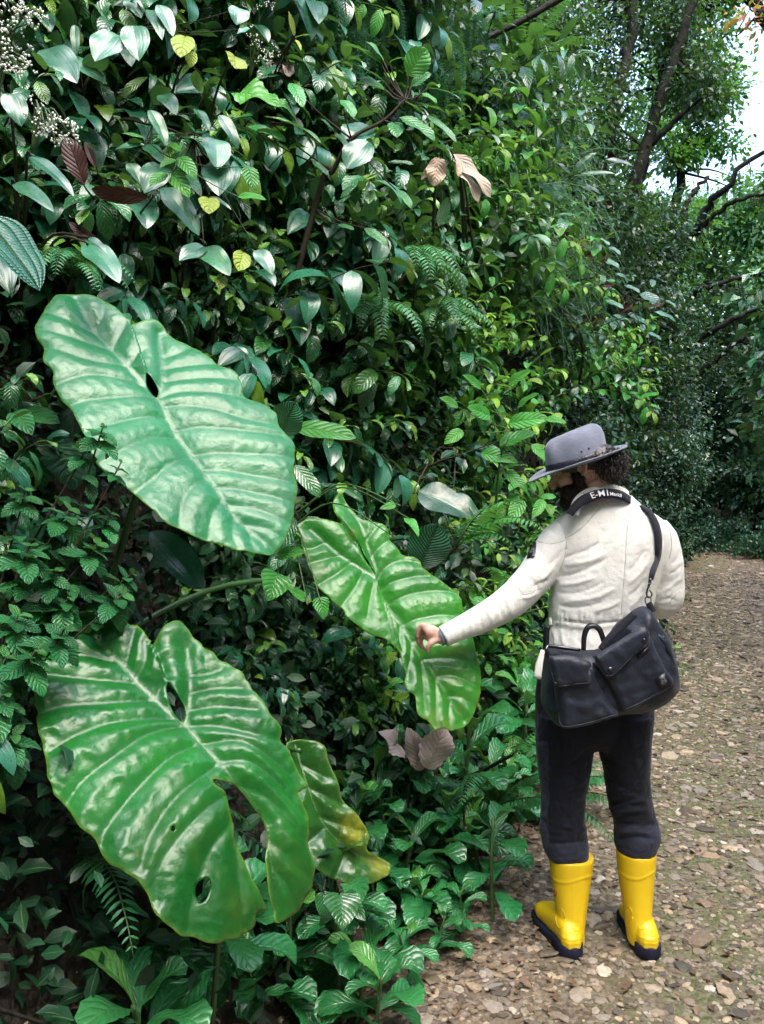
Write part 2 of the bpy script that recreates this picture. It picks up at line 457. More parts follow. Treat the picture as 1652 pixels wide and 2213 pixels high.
def inside(P, poly):
    x,y=P[:,0],P[:,1]; r=np.zeros(len(P),bool); n=len(poly)
    for i in range(n):
        (x1,y1),(x2,y2)=poly[i],poly[(i+1)%n]
        if y1==y2: continue
        k=((y1>y)!=(y2>y))&(x<(x2-x1)*(y-y1)/(y2-y1)+x1); r^=k
    return r
def q_(P,f,s): return np.array([noise.noise(Vector((p[0]*f,p[1]*f,s*3.3))) for p in P])
def giant_leaf(name, outline, holes, ribs, laterals, base, Y0, normal, mat, parent, bend=None, step=.0062, age=None, crease=None, amp=.011, ragged=.003, seed=1, fine=1.0):
    """the outline stands on a tilted plane at its own distance; the blade is then quilted, veined and curled"""
    nrml=Vector(normal).normalized(); P0=W(base[0],base[1],Y0); cam0=Vector((0,0,EYE))
    ux=nrml.cross(Vector((0,0,1))).normalized()*-1; uy=nrml.cross(ux).normalized()
    if uy.z<0: uy=-uy
    def to2(p):
        r=W(p[0],p[1],1.0)-cam0; t=nrml.dot(P0-cam0)/nrml.dot(r); q=cam0+r*t-P0
        return (q.dot(ux),q.dot(uy))
    ol=[to2(p) for p in outline]
    # resample the border with a little raggedness
    bd=[]; n=len(ol)
    sm=smooth_path([(a,b,0) for a,b in ol+[ol[0]]], n*7+1)[:-1]
    acc=0; last=None
    for i,p in enumerate(sm):
        if last is not None and np.linalg.norm(p-last)<step*.8: continue
        last=p
        w1=noise.noise(Vector((p[0]*28+seed,p[1]*28,0)))*ragged*1.4+noise.noise(Vector((p[0]*9,p[1]*9,seed)))*ragged*2
        d=nrm(p); bd.append((p[0]+d[0]*w1,p[1]+d[1]*w1))
    hl=[[to2(p) for p in h] for h in holes]
    hl=[[tuple(q[:2]) for q in smooth_path([(a,b,0) for a,b in h+[h[0]]],len(h)*3+1)[:-1]] for h in hl]
    A=np.array(bd); lo,hi=A.min(0),A.max(0)
    gx,gy=np.meshgrid(np.arange(lo[0],hi[0],step),np.arange(lo[1],hi[1],step*.866)); gx[::2]+=step/2
    G=np.stack((gx.ravel(),gy.ravel()),1); G=G+np.random.default_rng(seed).uniform(-.15,.15,G.shape)*step
    G=G[inside(G,bd)]
    bl=bd+[bd[0]]; db,_=seg_dist(G,bl); G=G[db>step*.55]
    for h in hl:
        dh,_=seg_dist(G,h+[h[0]]); G=G[(dh>step*.5)&~inside(G,h)]
    pts=[Vector(p) for p in bd]; ed=[(i,(i+1)%len(bd)) for i in range(len(bd))]
    for h in hl:
        k=len(pts); pts+=[Vector(p) for p in h]; ed+=[(k+i,k+(i+1)%len(h)) for i in range(len(h))]
    pts+=[Vector(p) for p in G.tolist()]
    vs,_,fs,_,_,_=delaunay_2d_cdt(pts,ed,[],0,1e-7)
    P=np.array([v[:] for v in vs]); fs=np.array([f for f in fs if len(f)==3])
    cen=P[fs].mean(1); ok=inside(cen,bd)
    for h in hl: ok&=~inside(cen,h)
    fs=fs[ok]
    # veins
    dm=np.full(len(P),1e9); vein=np.zeros(len(P)); ridge=np.zeros(len(P))
    for k,line in enumerate(ribs):
        d,t=seg_dist(P,smooth2([to2(q) for q in line])); wv=.0048*(1-.7*t)
        vein=np.maximum(vein,np.exp(-(d/wv)**2)*(1-.35*t)); dm=np.minimum(dm,d); ridge=np.maximum(ridge,np.exp(-(d/(wv*1.3))**2))
    dl=np.full(len(P),1e9)
    groove=np.zeros(len(P)); tpar=np.zeros(len(P))
    for line in laterals:
        l2=smooth2([to2(q) for q in line]); d,t=seg_dist(P,l2); wv=.0028*(1-.5*t)
        ll_=sum(math.dist(l2[i],l2[i+1]) for i in range(len(l2)-1)); kk_=d<dl; tpar[kk_]=t[kk_]*ll_
        vein=np.maximum(vein,.62*np.exp(-(d/wv)**2)*(1-.6*t)); dl=np.minimum(dl,d)
        groove=np.maximum(groove,np.exp(-(d/.011)**2)*(1-.5*t))
    da=np.minimum(dm,dl)
    z=amp*1.3*(1-np.exp(-(da/.045)**2))+amp*.9*(1-np.exp(-da/.010))-groove*amp*.3
    z+=fine*.0011*np.sin(tpar*2*PI/.030+3*q_(P,9,seed))*(1-np.exp(-(da/.016)**2))            # pillows between veins
    z+=ridge*.003-np.exp(-(dm/.03)**2)*.006
    # smaller quilting running across the pillows, stronger away from veins
    o=seed*7.3
    q=np.array([noise.noise(Vector((p[0]*16+o,p[1]*16,0))) for p in P]); q2=np.array([noise.noise(Vector((p[0]*42,p[1]*42,o))) for p in P])
    q3=np.array([noise.noise(Vector((p[0]*6,p[1]*6,o))) for p in P])
    k=1-np.exp(-(da/.02)**2)
    z+=fine*((.5-np.abs(q))*.011*k+(.5-np.abs(q2))*.0030*k)+q3*.012
    de,_=seg_dist(P,bl)
    z-=.011*np.exp(-de/.03)*(.4+.9*np.array([noise.noise(Vector((p[0]*7,p[1]*7,o+5)))+.5 for p in P]))
    z+=.05*(1-np.exp(-dm/.16))*.5                                   # halves rise a little from the midrib
    ag=np.zeros(len(P))
    px=np.array([0.0]*len(P))
    B=np.array([P0+ux*a+uy*b for a,b in P])
    off=z.copy(); drop=np.zeros(len(P))
    if bend:
        for (a,b,rate,maxd) in bend:       # beyond line a-b the blade hangs backwards
            a2,b2=np.array(to2(a)),np.array(to2(b)); d=b2-a2; nn=np.array((-d[1],d[0])); nn/=np.linalg.norm(nn)
            s=(P-a2)@nn; s=np.clip(s,0,None); off-=np.minimum(rate*s*s/(s+.08),maxd)
    if crease:
        for (line,h,side) in crease:
            l2=[to2(q) for q in line]; d,t=seg_dist(P,l2); a2,b2=np.array(l2[0]),np.array(l2[-1]); dd=b2-a2
            s=(P-a2)@np.array((-dd[1],dd[0])); sg=np.where(s*side>0,1,-1)
            off+=h*sg*np.exp(-d/.035)*np.clip(np.minimum(t*4,1),0,1)
    if age is not None:
        for (q,rad,kk) in age:
            a=np.array(to2(q)); ag=np.maximum(ag,kk*np.exp(-(np.linalg.norm(P-a,axis=1)/rad)**2))
    V=B+np.outer(off,np.array(nrml))
    loc=P0; V=V-np.array(loc)
    mb=MB(); K=np.stack((vein,ag,np.exp(-de/.006)),1)
    mb.add(V,fs,P,K)
    ob=mb.build(name,mat,parent); ob.location=loc
    so=ob.modifiers.new('thickness','SOLIDIFY'); so.thickness=.0016; so.offset=-1
    return ob

g1=giant_mat('elephant_ear_pale',(.016,.16,.055),(.034,.225,.085),(.20,.28,.04),.1,.30)
g2=giant_mat('elephant_ear_deep',(.008,.100,.016),(.020,.195,.026),(.05,.11,.008),.4,.29)
g3=giant_mat('elephant_ear_bright',(.014,.14,.014),(.040,.25,.022),(.18,.24,.025),.4,.29)
g4=giant_mat('elephant_ear_old',(.012,.075,.012),(.03,.13,.018),(.30,.30,.02),.35,.25)
stalk=plain_mat('elephant_ear_stalk',(.03,.09,.02),.35,.5,30,.15,.3)

root0=hit(150,1640); root0=Vector((-.98,2.42,ground(-.98,2.42)))
gp=empty('elephant_ear_plant',root0)
tag(gp,'elephant-ear plant with four huge glossy heart-shaped leaves reaching towards the man','plant')
def gpar(o,lab):
    o.parent=gp; o.matrix_parent_inverse=Matrix.Translation(-root0); 
    if lab: o['label']=lab
    return o
# --- uppermost leaf
O1=[(620,262),(690,250),(760,243),(800,270),(860,330),(960,380),(1040,450),(1110,505),(1195,550),(1222,610),(1235,670),(1330,715),(1400,770),(1430,850),(1492,925),(1503,1010),(1500,1080),(1520,1160),(1510,1250),(1490,1340),(1460,1430),(1400,1505),(1300,1502),(1170,1482),(1080,1450),(980,1420),(880,1380),(800,1350),(740,1290),(690,1250),(640,1195),(550,1130),(470,1070),(415,1010),(395,920),(330,810),(300,740),(240,680),(212,600),(205,535),(150,480),(150,400),(115,350),(112,290),(150,210),(200,130),(230,108),(320,100),(400,110),(470,140),(540,185),(600,250)]
H1=[(708,535),(706,560),(714,600),(736,635),(765,656),(776,625),(765,595),(742,568),(722,548)]
R1=[[(770,660),(800,710),(870,850),(980,1010),(1080,1160),(1180,1300),(1340,1440),(1400,1500)],
    [(765,655),(690,590),(610,500),(530,410),(440,310),(370,210),(330,130)],[(772,650),(790,600),(800,500),(790,400),(780,300)]]
L1=[[(700,600),(560,570),(400,560),(230,600)],[(600,495),(400,480),(160,400)],[(530,410),(350,370),(130,300)],[(440,320),(300,270),(160,210)],[(610,500),(650,460),(690,400)],[(530,405),(570,330),(600,270)],
    [(440,310),(470,230),(470,150)],[(760,665),(600,670),(400,690),(260,720)],[(820,770),(700,775),(500,830),(380,870)],[(870,870),(740,890),(600,950),(440,1040)],[(945,990),(840,1030),(740,1110),(640,1190)],
    [(1020,1110),(930,1180),(890,1270),(880,1370)],[(1110,1220),(1060,1300),(1040,1420)],[(1180,1310),(1170,1400),(1200,1480)],[(1270,1380),(1270,1440),(1300,1500)],
    [(800,705),(900,710),(1050,740),(1230,800),(1410,830)],[(775,660),(900,635),(1100,660),(1240,680)],[(870,830),(1000,830),(1200,860),(1430,890)],[(950,970),(1100,970),(1300,990),(1500,1010)],
    [(1010,1050),(1150,1065),(1350,1110),(1510,1150)],[(1080,1150),(1200,1165),(1380,1210),(1505,1250)],[(1150,1240),(1300,1270),(1480,1350)],[(1230,1340),(1350,1370),(1450,1430)],
    [(795,570),(1000,568),(1210,585)],[(800,500),(950,490),(1090,490)],[(795,435),(880,420),(960,385)]]
cc=lambda f,l:[f(*p) for p in l]
lf1=gpar(giant_leaf('leaf',cc(c3,O1),[cc(c3,H1)],[cc(c3,l) for l in R1],[cc(c3,l) for l in L1],c3(768,657),2.35,(.36,-.74,.56),g1,None,
    crease=[(cc(c3,[(715,545),(690,440),(620,262)]),.014,1)],seed=1,amp=.0028,fine=.36),'largest pale blue-green leaf, uppermost, mirroring the sky')
# --- lower left torn leaf
O2=[(660,235),(700,195),(780,140),(850,185),(920,250),(1000,310),(1108,398),(1118,430),(1180,510),(1250,590),(1308,655),(1312,700),(1350,750),(1395,830),(1440,888),(1400,912),(1440,970),(1465,1010),(1475,1090),(1470,1130),(1530,1230),(1535,1290),(1500,1390),(1440,1450),(1380,1488),(1330,1495),(1320,1440),(1290,1400),(1270,1300),(1262,1180),(1258,1090),(1200,1015),(1120,935),(1060,897),(985,900),(978,930),(1038,955),(1050,1030),(1080,1110),(1085,1170),(1130,1250),(1180,1330),(1270,1440),(1262,1465),(1218,1482),(1210,1560),(1155,1592),(1080,1632),(950,1645),(830,1630),(740,1590),(690,1530),(650,1470),(616,1440),(580,1405),(480,1335),(350,1180),(290,1110),(250,1020),(190,960),(150,860),(130,750),(100,620),(85,500),(85,400),(130,280),(170,200),(250,110),(330,75),(430,80),(500,100),(540,140),(600,160),(640,215)]
H2=[(748,430),(742,470),(768,540),(820,608),(838,570),(832,530),(800,490),(770,455)]
H2b=[(940,1370),(898,1400),(890,1450),(905,1490),(938,1482),(962,1430),(963,1385)]
H2c=[(762,1155),(758,1178),(775,1180),(778,1162)]
R2=[[(830,615),(900,700),(1000,810),(1100,910),(1200,1010),(1262,1075)],[(825,612),(740,550),(640,460),(540,350),(420,240),(320,120)],[(835,610),(855,540),(860,450),(855,350),(840,260)],[(1262,1090),(1290,1250),(1350,1480)]]
L2=[[(780,590),(640,610),(450,650),(300,710),(180,780)],[(660,510),(450,540),(250,560),(110,600)],[(585,425),(400,420),(150,400)],[(480,320),(330,300),(180,290)],[(600,400),(640,330),(640,240)],[(540,350),(570,250),(590,170)],[(410,235),(430,160),(440,90)],[(700,480),(720,420),(715,340)],
    [(815,630),(650,690),(500,800),(330,930),(260,1020)],[(880,730),(750,810),(600,960),(450,1150),(420,1250)],[(985,830),(900,900),(760,1040),(660,1200),(615,1340)],[(1040,960),(930,1060),(800,1200),(700,1350),(690,1500)],[(1060,1100),(950,1250),(880,1450),(850,1620)],[(1085,1200),(1110,1350),(1155,1570)],
    [(835,625),(1000,640),(1180,690),(1310,700)],[(920,715),(1100,715),(1250,790),(1390,880)],[(1010,805),(1150,810),(1300,900),(1450,1010)],[(1110,910),(1250,960),(1400,1080),(1500,1200)],[(860,550),(1000,545),(1180,570)],[(865,465),(980,455),(1110,460)],[(858,385),(940,385),(1010,370)],
    [(1270,1150),(1400,1230),(1520,1290)],[(1290,1260),(1390,1340),(1450,1430)]]
lf2=gpar(giant_leaf('leaf',cc(c4,O2),[cc(c4,H2),cc(c4,H2b),cc(c4,H2c)],[cc(c4,l) for l in R2],[cc(c4,l) for l in L2],c4(828,612),1.92,(.28,-.66,.68),g2,None,
    bend=[(c4(1000,870),c4(560,1420),.45,.16),(c4(1400,1010),c4(1250,1300),.35,.12)],
    crease=[(cc(c4,[(745,430),(720,330),(660,235)]),.014,1)],
    ragged=.007,age=[(c4(1160,1540),.07,1.),(c4(930,1360),.02,.9),(c4(630,1390),.035,.9),(c4(950,1300),.16,.55),(c4(800,1560),.1,.5),(c4(1350,1250),.09,.5),(c4(1100,1620),.05,.8)],seed=2,amp=.0050,fine=.8),'torn dark green leaf, lowest, with a hole and yellowed tip')
# --- middle leaf the man touches
O3=[(440,335),(412,300),(392,240),(392,190),(436,127),(470,170),(520,240),(580,300),(640,322),(720,345),(752,380),(770,440),(820,510),(860,553),(930,570),(975,600),(985,640),(1050,690),(1110,740),(1200,810),(1240,860),(1255,930),(1290,1000),(1330,1080),(1340,1180),(1360,1260),(1387,1330),(1385,1420),(1375,1520),(1340,1620),(1290,1700),(1200,1737),(1130,1720),(1080,1740),(1030,1670),(960,1625),(940,1510),(892,1480),(872,1420),(885,1360),(850,1270),(835,1205),(740,1130),(640,1092),(560,1030),(480,970),(445,920),(370,860),(300,790),(250,700),(220,620),(190,520),(175,430),(145,345),(220,308),(320,312),(420,340)]
H3=[(560,480),(575,520),(612,595),(650,645),(682,690),(668,650),(640,600),(605,555),(580,505)]
R3=[[(690,715),(720,780),(770,880),(850,1000),(930,1150),(1000,1260),(1080,1370),(1180,1520),(1270,1660)],[(680,712),(590,650),(500,590),(430,540),(330,450),(240,370)],[(692,700),(680,640),(650,550),(610,450),(570,340),(470,200)]]
L3=[[(700,690),(760,620),(850,590),(965,605)],[(720,765),(800,730),(950,700),(1050,700)],[(780,865),(900,820),(1050,800),(1200,815)],[(860,1020),(950,985),(1100,965),(1250,970)],[(920,1135),(1030,1110),(1150,1100),(1320,1120)],[(990,1250),(1100,1245),(1250,1260),(1380,1330)],[(1070,1370),(1200,1370),(1370,1450)],[(1160,1500),(1250,1510),(1350,1580)],[(655,550),(710,490),(770,450)],[(610,450),(650,410),(700,350)],
    [(670,710),(640,830),(620,970)],[(590,670),(530,780),(450,890)],[(510,600),(420,680),(300,750)],[(435,550),(330,580),(215,610)],[(335,460),(260,500),(190,500)],[(700,750),(740,900),(800,1100),(850,1195)],[(850,1020),(845,1110),(850,1190)],[(920,1150),(900,1300),(895,1400)],[(985,1260),(990,1400),(1010,1600)],[(1080,1380),(1080,1520),(1090,1700)],[(1180,1530),(1170,1620),(1180,1720)]]
lf3=gpar(giant_leaf('leaf',cc(c5,O3),[cc(c5,H3)],[cc(c5,l) for l in R3],[cc(c5,l) for l in L3],c5(690,715),3.02,(.24,-.80,.50),g3,None,
    crease=[(cc(c5,[(575,500),(520,420),(440,335)]),-.012,1),(cc(c5,[(860,1215),(800,1000),(740,860),(700,740)]),.018,1)],
    age=[(c5(290,640),.03,.8),(c5(520,430),.03,.8),(c5(860,1230),.03,.8),(c5(1100,1700),.05,.7),(c5(1200,1300),.14,.35)],seed=3,amp=.0042,fine=.5),'bright green ribbed leaf the hand is touching')
# --- old leaf behind the torn one
def dd(*l): return [(x,y) for x,y in l]
O4=dd((620,1605),(655,1598),(692,1612),(705,1650),(722,1682),(738,1725),(765,1755),(797,1800),(792,1833),(815,1850),(845,1868),(832,1892),(800,1908),(760,1912),(715,1900),(670,1872),(640,1830),(610,1780),(598,1700))
lf4=gpar(giant_leaf('leaf',O4,[],[dd((640,1610),(665,1700),(700,1780),(760,1840),(838,1870))],[dd((650,1650),(700,1680)),dd((665,1700),(740,1740)),dd((690,1765),(790,1800)),dd((660,1700),(610,1740)),dd((700,1790),(650,1830)),dd((750,1835),(720,1900))],(660,1640),2.55,(.3,-.75,.35),g4,None,
    age=[((770,1790),.06,.95),((825,1870),.045,.9)],seed=5,amp=.008),'old yellowing leaf behind the torn one')
# leaf stalks
def stalk_to(leaf, pts, r0, r1, seg=10):
    mb=MB(); tube(mb,pts,[r0,(r0+r1)/2,r1],seg,22); o=mb.build('stalk',stalk,None); o.parent=leaf; o.matrix_parent_inverse=Matrix.Translation(-leaf.location)
r0=root0
stalk_to(lf1,[r0+Vector((0,0,0)),W(215,1330,2.5),W(300,1050,2.48),c3(768,657) and W(340,870,2.38)],.014,.008)
stalk_to(lf3,[r0+Vector((.03,.02,0)),W(250,1420,2.5),W(300,1350,2.58),W(470,1270,2.85),W(640,1250,3.08),W(740,1262,3.12),W(812,1256,3.06)],.013,.0085)
stalk_to(lf2,[r0+Vector((.02,-.02,0)),W(250,1650,2.3),W(330,1600,2.15),W(398,1562,1.96)],.013,.008)
stalk_to(lf4,[r0+Vector((.05,.02,0)),W(420,1700,2.7),W(560,1620,2.62),W(650,1622,2.5)],.012,.007)
# ================================================================ plant kinds
M_MEL = leaf_mat('melastome_leaf',(.020,.078,.042),(.048,.155,.085),(.13,.26,.02),.25,.14,'par',bump=.10,spec=.75,vein_light=.05)
M_BROAD=leaf_mat('broad_shrub_leaf',(.015,.075,.024),(.040,.155,.046),(.12,.30,.03),.25,.20,'pin',8,spec=.9,vein_light=.2,coat=.25)
M_LIME= leaf_mat('young_shrub_leaf',(.055,.20,.030),(.11,.30,.05),(.22,.40,.04),.30,.32,'pin',7)
M_DARK= leaf_mat('dark_small_leaf',(.008,.035,.016),(.022,.078,.035),(.05,.13,.02),.30,.15,None,bump=.3,spec=.65)
M_FERN= leaf_mat('fern_leaflet',(.03,.13,.045),(.06,.20,.07),(.14,.28,.04),.42,.28,None,bump=.2)
M_ROS = leaf_mat('rosette_leaf',(.022,.12,.036),(.042,.19,.058),(.09,.28,.05),.27,.22,'pin',8,bump=.42,spec=.7,vein_light=.14)
M_NET = leaf_mat('nettle_leaf',(.020,.10,.032),(.04,.155,.045),(.10,.26,.04),.36,.25,'pin',7,bump=.7)
M_PUR = leaf_mat('maroon_backed_leaf',(.045,.10,.075),(.075,.15,.11),(.10,.2,.06),.30,.10,'pin',6,under=(.055,.012,.014))
M_HANG= leaf_mat('hanging_clubmoss',(.14,.26,.18),(.24,.36,.28),(.14,.24,.08),.6,.25,None)
M_TREE= leaf_mat('tree_leaf_dark',(.006,.025,.011),(.018,.060,.024),(.06,.14,.03),.34,.20,None,bump=.2)
M_TREE2=leaf_mat('tree_leaf_fresh',(.03,.11,.02),(.07,.19,.035),(.15,.28,.04),.40,.40,None,bump=.2)
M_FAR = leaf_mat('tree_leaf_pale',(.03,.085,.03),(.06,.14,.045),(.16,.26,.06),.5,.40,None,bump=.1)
M_DEAD= leaf_mat('dead_leaf',(.46,.39,.32),(.30,.20,.14),(.5,.40,.15),.55,.15,'pin',8,under=(.42,.35,.28),vein_light=.0)
M_GREYL=leaf_mat('withered_grey_leaf',(.58,.47,.46),(.45,.35,.34),(.4,.3,.2),.6,.08,'pin',9,under=(.52,.42,.41),vein_light=.0)
M_BLUE =leaf_mat('quilted_blue_leaf',(.03,.11,.075),(.05,.15,.11),(.1,.2,.1),.22,.08,'par',bump=1.0,spec=.7)
M_UNDERSHADE=leaf_mat('undergrowth_leaf_shade',(.005,.022,.008),(.013,.050,.018),(.05,.10,.02),.46,.08,None,bump=.2,spec=.35,under=(.012,.035,.012))  # near-black leaf colour stands in for the shade behind the giant leaves
M_STEM= plain_mat('green_stem',(.055,.10,.03),.5,.4,60,.2,.3)
M_WOOD= plain_mat('dark_twig',(.035,.026,.018),.75,.3,50,.5,.35)
M_BARK= plain_mat('mossy_bark',(.016,.016,.011),.85,.25,14,.9,.5,.03)
M_FLOW= plain_mat('cream_blossom',(.86,.88,.78),.5,.4,80,.1,.1)
M_BERRY=plain_mat('yellow_green_buds',(.30,.30,.10),.5,.4,80,.1,.2)

V_MEL = leaf_variants('ovate',6,1,nl=8,nw=4,width=.46,fold=.30,droop=1.1,wave=.08)
V_BROAD=leaf_variants('ellip',6,2,nl=7,nw=4,width=.44,fold=.35,droop=.9,wave=.15)
V_LANCE=leaf_variants('lance',6,12,nl=7,nw=2,width=.27,fold=.4,droop=.9)
V_SMALL=leaf_variants('ellip',5,4,nl=3,nw=2,width=.46,fold=.35,droop=.6)
V_TINY =leaf_variants('ellip',4,5,nl=2,nw=2,width=.5,fold=.35,droop=.5)
V_ROS = leaf_variants('spat',6,6,nl=14,nw=4,width=.40,fold=.35,droop=1.0,wave=.35,tooth=.06)
V_NET = leaf_variants('ovate',6,7,nl=12,nw=4,width=.55,fold=.30,droop=.7,wave=.1,tooth=.07)
V_PIN = [leaf_template('lance',3,2,.24,.2,.4),leaf_template('lance',3,2,.22,.1,.7)]
V_ROUND=leaf_variants('round',5,8,nl=6,nw=4,width=.75,fold=.2,droop=.5,wave=.1)
V_BIG = leaf_variants('heart',5,9,nl=10,nw=6,width=.7,fold=.25,droop=.8,wave=.15)
UP=np.array((0,0,1.))
def rv(r,s=1.0): return np.array((r.gauss(0,s),r.gauss(0,s),r.gauss(0,s)))
def tintf(r,young=0.0): return (r.random(), min(1,max(0,r.gauss(.5,.22))), young)

def shrub(seed, var, nst=6, length=.7, ll=.11, gap=.055, out=.7, spread=.45, droop=.5, young=.12, sag=.5, side=1.0, branch=2, sr=.006, opp=True, start=.22, upn=.9):
    """stems leaning out over the bank, leaves in pairs; local +X points to the trail"""
    r=random.Random(seed); L=Leaves(var); st=MB()
    def stem(p0,d,ln,rad,lvl):
        n=max(4,int(ln/.05)); p=v3(p0); d=nrm(d); pts=[p.copy()]; ds=[d]
        for i in range(n):
            d=nrm(d+np.array((0,0,-sag*.05))*(1+i*.25)+rv(r,.07)); p=p+d*ln/n; pts.append(p.copy()); ds.append(d)
        tube(st,pts,[rad,rad*.35],4)
        s=ln*start*(1 if lvl==0 else .4); ang=r.uniform(0,PI)
        while s<ln:
            k=s/ln*n; i=min(int(k),n-1); q=pts[i]+(pts[i+1]-pts[i])*(k-i); t=ds[i]
            a=nrm(np.cross(t,UP)+rv(r,.1)); b=np.cross(t,a)
            yg=1.0 if (s>ln*.88 and r.random()<young*3) else (r.random()*.5 if r.random()<young else 0)
            for sg in ((1,-1) if opp else (1,)):
                sd=math.cos(ang)*a*sg+math.sin(ang)*b*sg*.7
                dd_=nrm(t*.45+sd*side+np.array((0,0,-droop))+rv(r,.15))
                size=ll*r.uniform(.65,1.2)*(1 if s<ln*.85 else .7)
                L.put(q+sd*.01, dd_, nrm(UP*upn+np.array((.45,0,0))+rv(r,.22)), size, tintf(r,yg), r)
            ang+=PI/2*r.uniform(.8,1.2) if opp else 2.4
            s+=gap*r.uniform(.75,1.3)
        for sg in (1,):
            L.put(pts[-1], nrm(ds[-1]+np.array((0,0,-droop*.4))), nrm(UP+rv(r,.2)), ll*.7, tintf(r,1.0 if r.random()<young*3 else 0), r)
        if lvl<1:
            for _ in range(branch):
                k=r.uniform(.3,.85); i=int(k*n)
                stem(pts[i], nrm(ds[i]+rv(r,.55)+np.array((.2,0,.1))), ln*r.uniform(.35,.6), rad*.6, lvl+1)
    for _ in range(nst):
        d=np.array((out*r.uniform(.5,1.3), r.gauss(0,spread), 1.0*r.uniform(.5,1.2)))
        stem((r.gauss(0,.04),r.gauss(0,.06),-.05), d, length*r.uniform(.6,1.15), sr, 0)
    mb=MB(); L.flush(mb); return mb, st
def fern(seed, nf=7, length=.55, out=.6, wide=.28, gap=.026, arch=1.5, bip=False):
    r=random.Random(seed); L=Leaves(V_PIN); st=MB()
    for _ in range(nf):
        a=r.uniform(-1.4,1.4); ln=length*r.uniform(.7,1.15); n=16
        d=nrm((math.cos(a)*out+.2, math.sin(a), r.uniform(.6,1.3))); p=np.zeros(3); pts=[p.copy()]; ds=[d]
        for i in range(n):
            d=nrm(d+np.array((0,0,-arch/n*(.5+i/n*1.4)))+rv(r,.015)); p=p+d*ln/n; pts.append(p.copy()); ds.append(d)
        tube(st,pts,[.0035,.001],4)
        s=ln*.15; tn=tintf(r,0.1*r.random())
        while s<ln*.99:
            k=s/ln*n; i=min(int(k),n-1); q=pts[i]+(pts[i+1]-pts[i])*(k-i); t=ds[i]
            a_=nrm(np.cross(t,UP)+.001); up=np.cross(a_,t)
            f=s/ln; w=wide*ln*.62*min(1,(f-.05)*4)*(1-f)**.7+.006
            for sg in (1,-1):
                dd_=nrm(a_*sg+t*.35-np.array((0,0,.25)))
                if bip:
                    m=max(3,int(w/.016))
                    for j in range(m):
                        qq=q+dd_*w*(j+.5)/m
                        for s2 in (1,-1):
                            L.put(qq, nrm(t*s2+dd_*.5), up, .024*(1-.6*j/m)+.005, (tn[0],min(1,max(0,tn[1]+r.gauss(0,.1))),tn[2]), r)
                else:
                    L.put(q, dd_, nrm(up+rv(r,.12)), w*1.0, (tn[0],min(1,max(0,tn[1]+r.gauss(0,.12))),tn[2]), r)
            s+=gap*(1.5 if bip else .72)
    mb=MB(); L.flush(mb); return mb, st
def rosette(seed, n=11, ll=.17, stemh=.16, heads=3, spread=.14, var=None, young=.25):
    r=random.Random(seed); L=Leaves(var or V_ROS); st=MB()
    for h in range(heads):
        b=np.array((r.gauss(0,spread),r.gauss(0,spread),0)); hh=stemh*r.uniform(.45,1.15)
        top=b+np.array((r.gauss(.04,.04),r.gauss(0,.04),hh)); tube(st,[b-np.array((0,0,.06)),(b+top)/2+rv(r,.01),top],[.006,.005],5,6)
        a=r.uniform(0,6.28)
        for i in range(n):
            f=i/n; a+=2.4+r.gauss(0,.15); el=.1+1.25*f
            d=np.array((math.cos(a)*math.cos(el),math.sin(a)*math.cos(el),math.sin(el)))
            z=hh*(.25+.75*f)
            L.put(b+(top-b)*(z/hh), d, nrm(UP*1.0-np.array((math.cos(a),math.sin(a),0))*(.3+f)), ll*r.uniform(.75,1.2)*(1-.35*f), tintf(r,young*f+(.8 if f>.85 else 0)), r)
    mb=MB(); L.flush(mb); return mb, st
def nettle(seed, nst=5, length=.5, ll=.065, out=.8, nodes=4):
    r=random.Random(seed); L=Leaves(V_NET); st=MB()
    for _ in range(nst):
        d=nrm((out*r.uniform(.4,1.2), r.gauss(0,.5), r.uniform(.5,1.1))); ln=length*r.uniform(.6,1.15); n=10
        p=np.array((r.gauss(0,.03),r.gauss(0,.05),-.03)); pts=[p]; ds=[d]
        for i in range(n): d=nrm(d+rv(r,.09)+np.array((.02,0,-.015))); p=p+d*ln/n; pts.append(p); ds.append(d)
        tube(st,pts,[.0045,.002],5)
        for j in range(nodes):
            k=n-1-int(j*n*.62/nodes) ; q=pts[k]; t=ds[k]; tips=[(q,t)]
            if j: 
                sd=nrm(np.cross(t,rv(r))); b=q+nrm(sd+t*.8)*ln*r.uniform(.12,.25); tube(st,[q,b],[.0025,.0015],4); tips=[(b,nrm(sd+t))]
            for (q2,t2) in tips:
                a=r.uniform(0,6.28); e1=nrm(np.cross(t2,(0.3,.2,1))); e2=np.cross(t2,e1)
                for w in range(3):
                    m=4 if w<2 else 2; sz=ll*(1.05-.3*w)*r.uniform(.8,1.2)
                    for c in range(m):
                        th=a+c*2*PI/m+w*.8
                        dd_=nrm((math.cos(th)*e1+math.sin(th)*e2)+t2*(.1+.5*w)-UP*.35)
                        L.put(q2+t2*.008*w, dd_, nrm(UP+np.array((.4,-.1,0))+rv(r,.15)), sz, tintf(r,.3 if w==2 else 0), r)
    mb=MB(); L.flush(mb); return mb, st
